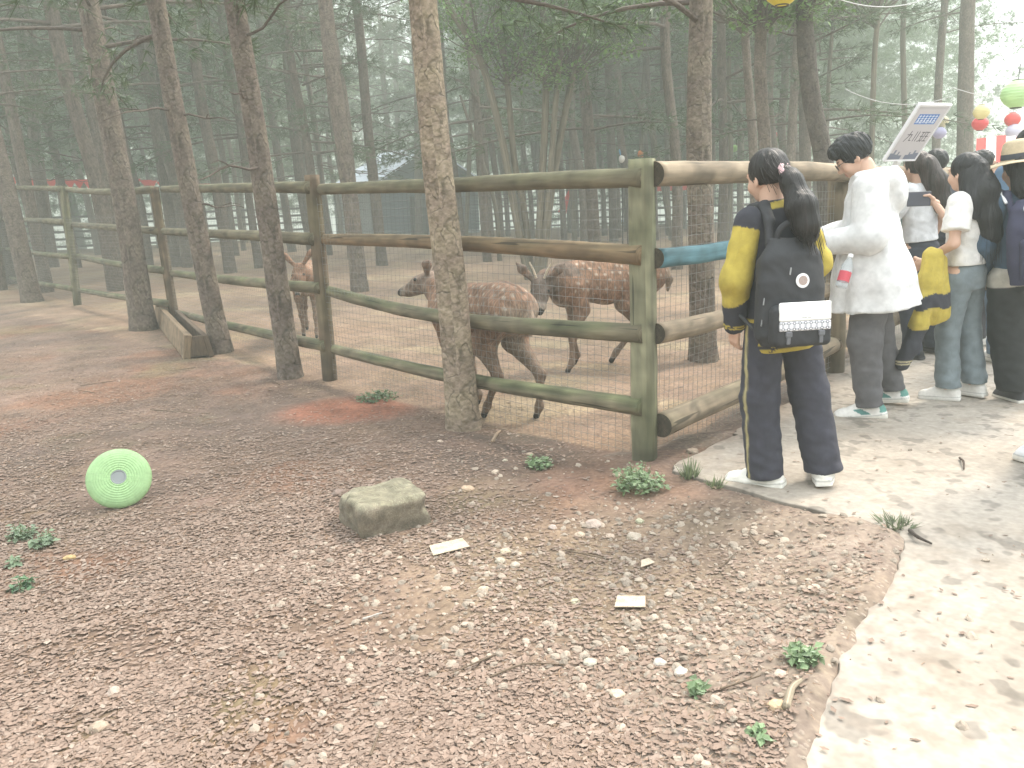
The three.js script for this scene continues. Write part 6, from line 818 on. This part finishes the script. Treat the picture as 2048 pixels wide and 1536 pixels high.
  twig([[985, 880], [993, 868], [1000, 855]], 0.012, 'pale torn splinter of bark by the thick trunk', undefined, 'bark_splinter', [0.5, 0.38, 0.28]); twig([[1570, 1460], [1582, 1425], [1600, 1405]], 0.011, 'split straw coloured stick by the white path edge', undefined, 'split_stick', [0.5, 0.43, 0.33]); twig([[725, 1234], [765, 1229]], 0.004, 'white straw on the leaf litter in the middle', undefined, 'drinking_straw', [0.75, 0.72, 0.7]); twig([[1818, 1085], [1835, 1105], [1862, 1112]], 0.008, 'dark crooked twig lying on the pale concrete', undefined, 'crooked_twig', [0.10, 0.08, 0.07]); twig([[1918, 935], [1925, 948], [1926, 958]], 0.006, 'short dark twig out on the open concrete', undefined, 'crooked_twig', [0.16, 0.12, 0.1]);
  const weed = (px, py, rad, n, col, label, tall = 0.07, name = 'weed') => { const p = G(px, py), t = thing(name, label, 'plant', [p.x, floorY(p.x, p.z), p.z]), T = new Tris(), st = []; for (let i = 0; i < n; i++) { const a = R() * 6.28, r = rad * Math.sqrt(R()), h = tall * (0.3 + 0.9 * R()) * (1.1 - r / rad * 0.6), b = V(Math.cos(a) * r * 0.6, 0, Math.sin(a) * r * 0.6), e = V(Math.cos(a) * r, h, Math.sin(a) * r); if (i % 3 === 0) st.push([b, b.clone().lerp(e, 0.5).add(V(0, h * 0.15, 0)), e]); for (let k = 0; k < 3; k++) { if (name === 'grass_tuft') { const s = V(R() - 0.5, 0, R() - 0.5).normalize().multiplyScalar(0.004), q = mul3(col, 0.7 + 0.6 * R()), tip = e.clone().add(V((R() - 0.5) * 0.05, 0.03 * R(), (R() - 0.5) * 0.05)); T.tri(b.clone().add(s), b.clone().sub(s), tip, q); } else leaf(T, b.clone().lerp(e, 0.4 + 0.6 * R()), R, 0.026 * (0.6 + 0.8 * R()), col); } } part('stems', wires(st, 0.0012), std({ color: lin(0.12, 0.16, 0.06) }), t); part('leaves', T.geo(), leafMat, t); };
  weed(1278, 985, 0.13, 170, [0.20, 0.29, 0.14], 'largest green weed, spreading at the foot of the corner post', 0.12); weed(1080, 930, 0.075, 70, [0.20, 0.30, 0.14], 'small green weed left of the corner post', 0.06); weed(755, 793, 0.17, 120, [0.10, 0.17, 0.07], 'low green patch of weeds under the bottom rail', 0.06); weed(42, 1072, 0.06, 50, [0.21, 0.29, 0.17], 'weed with pale round leaves at the left edge', 0.07); weed(88, 1090, 0.055, 46, [0.21, 0.29, 0.17], 'weed with pale round leaves just right of the edge one', 0.07); weed(28, 1128, 0.025, 16, [0.21, 0.29, 0.17], 'tiny weed below the pair at the left edge', 0.04); weed(48, 1180, 0.04, 24, [0.10, 0.2, 0.09], 'dark small weed lowest at the left edge', 0.05); weed(1605, 1358, 0.045, 40, [0.20, 0.29, 0.14], 'weed growing beside the white path edge', 0.06); weed(1392, 1390, 0.028, 22, [0.20, 0.29, 0.14], 'small weed at the end of the straw coloured twig', 0.04); weed(1510, 1510, 0.024, 14, [0.20, 0.30, 0.14], 'lowest small weed at the bottom edge', 0.03);
  weed(1378, 968, 0.06, 34, [0.22, 0.27, 0.15], 'grass tuft where the path meets the weeds', 0.10, 'grass_tuft'); weed(1430, 985, 0.06, 22, [0.22, 0.26, 0.14], 'thin grass tuft along the path edge', 0.035, 'grass_tuft'); weed(1790, 1070, 0.10, 40, [0.19, 0.22, 0.13], 'flat dull moss and grass at the corner of the path', 0.03, 'grass_tuft');
}
renderer.render(scene, camera);
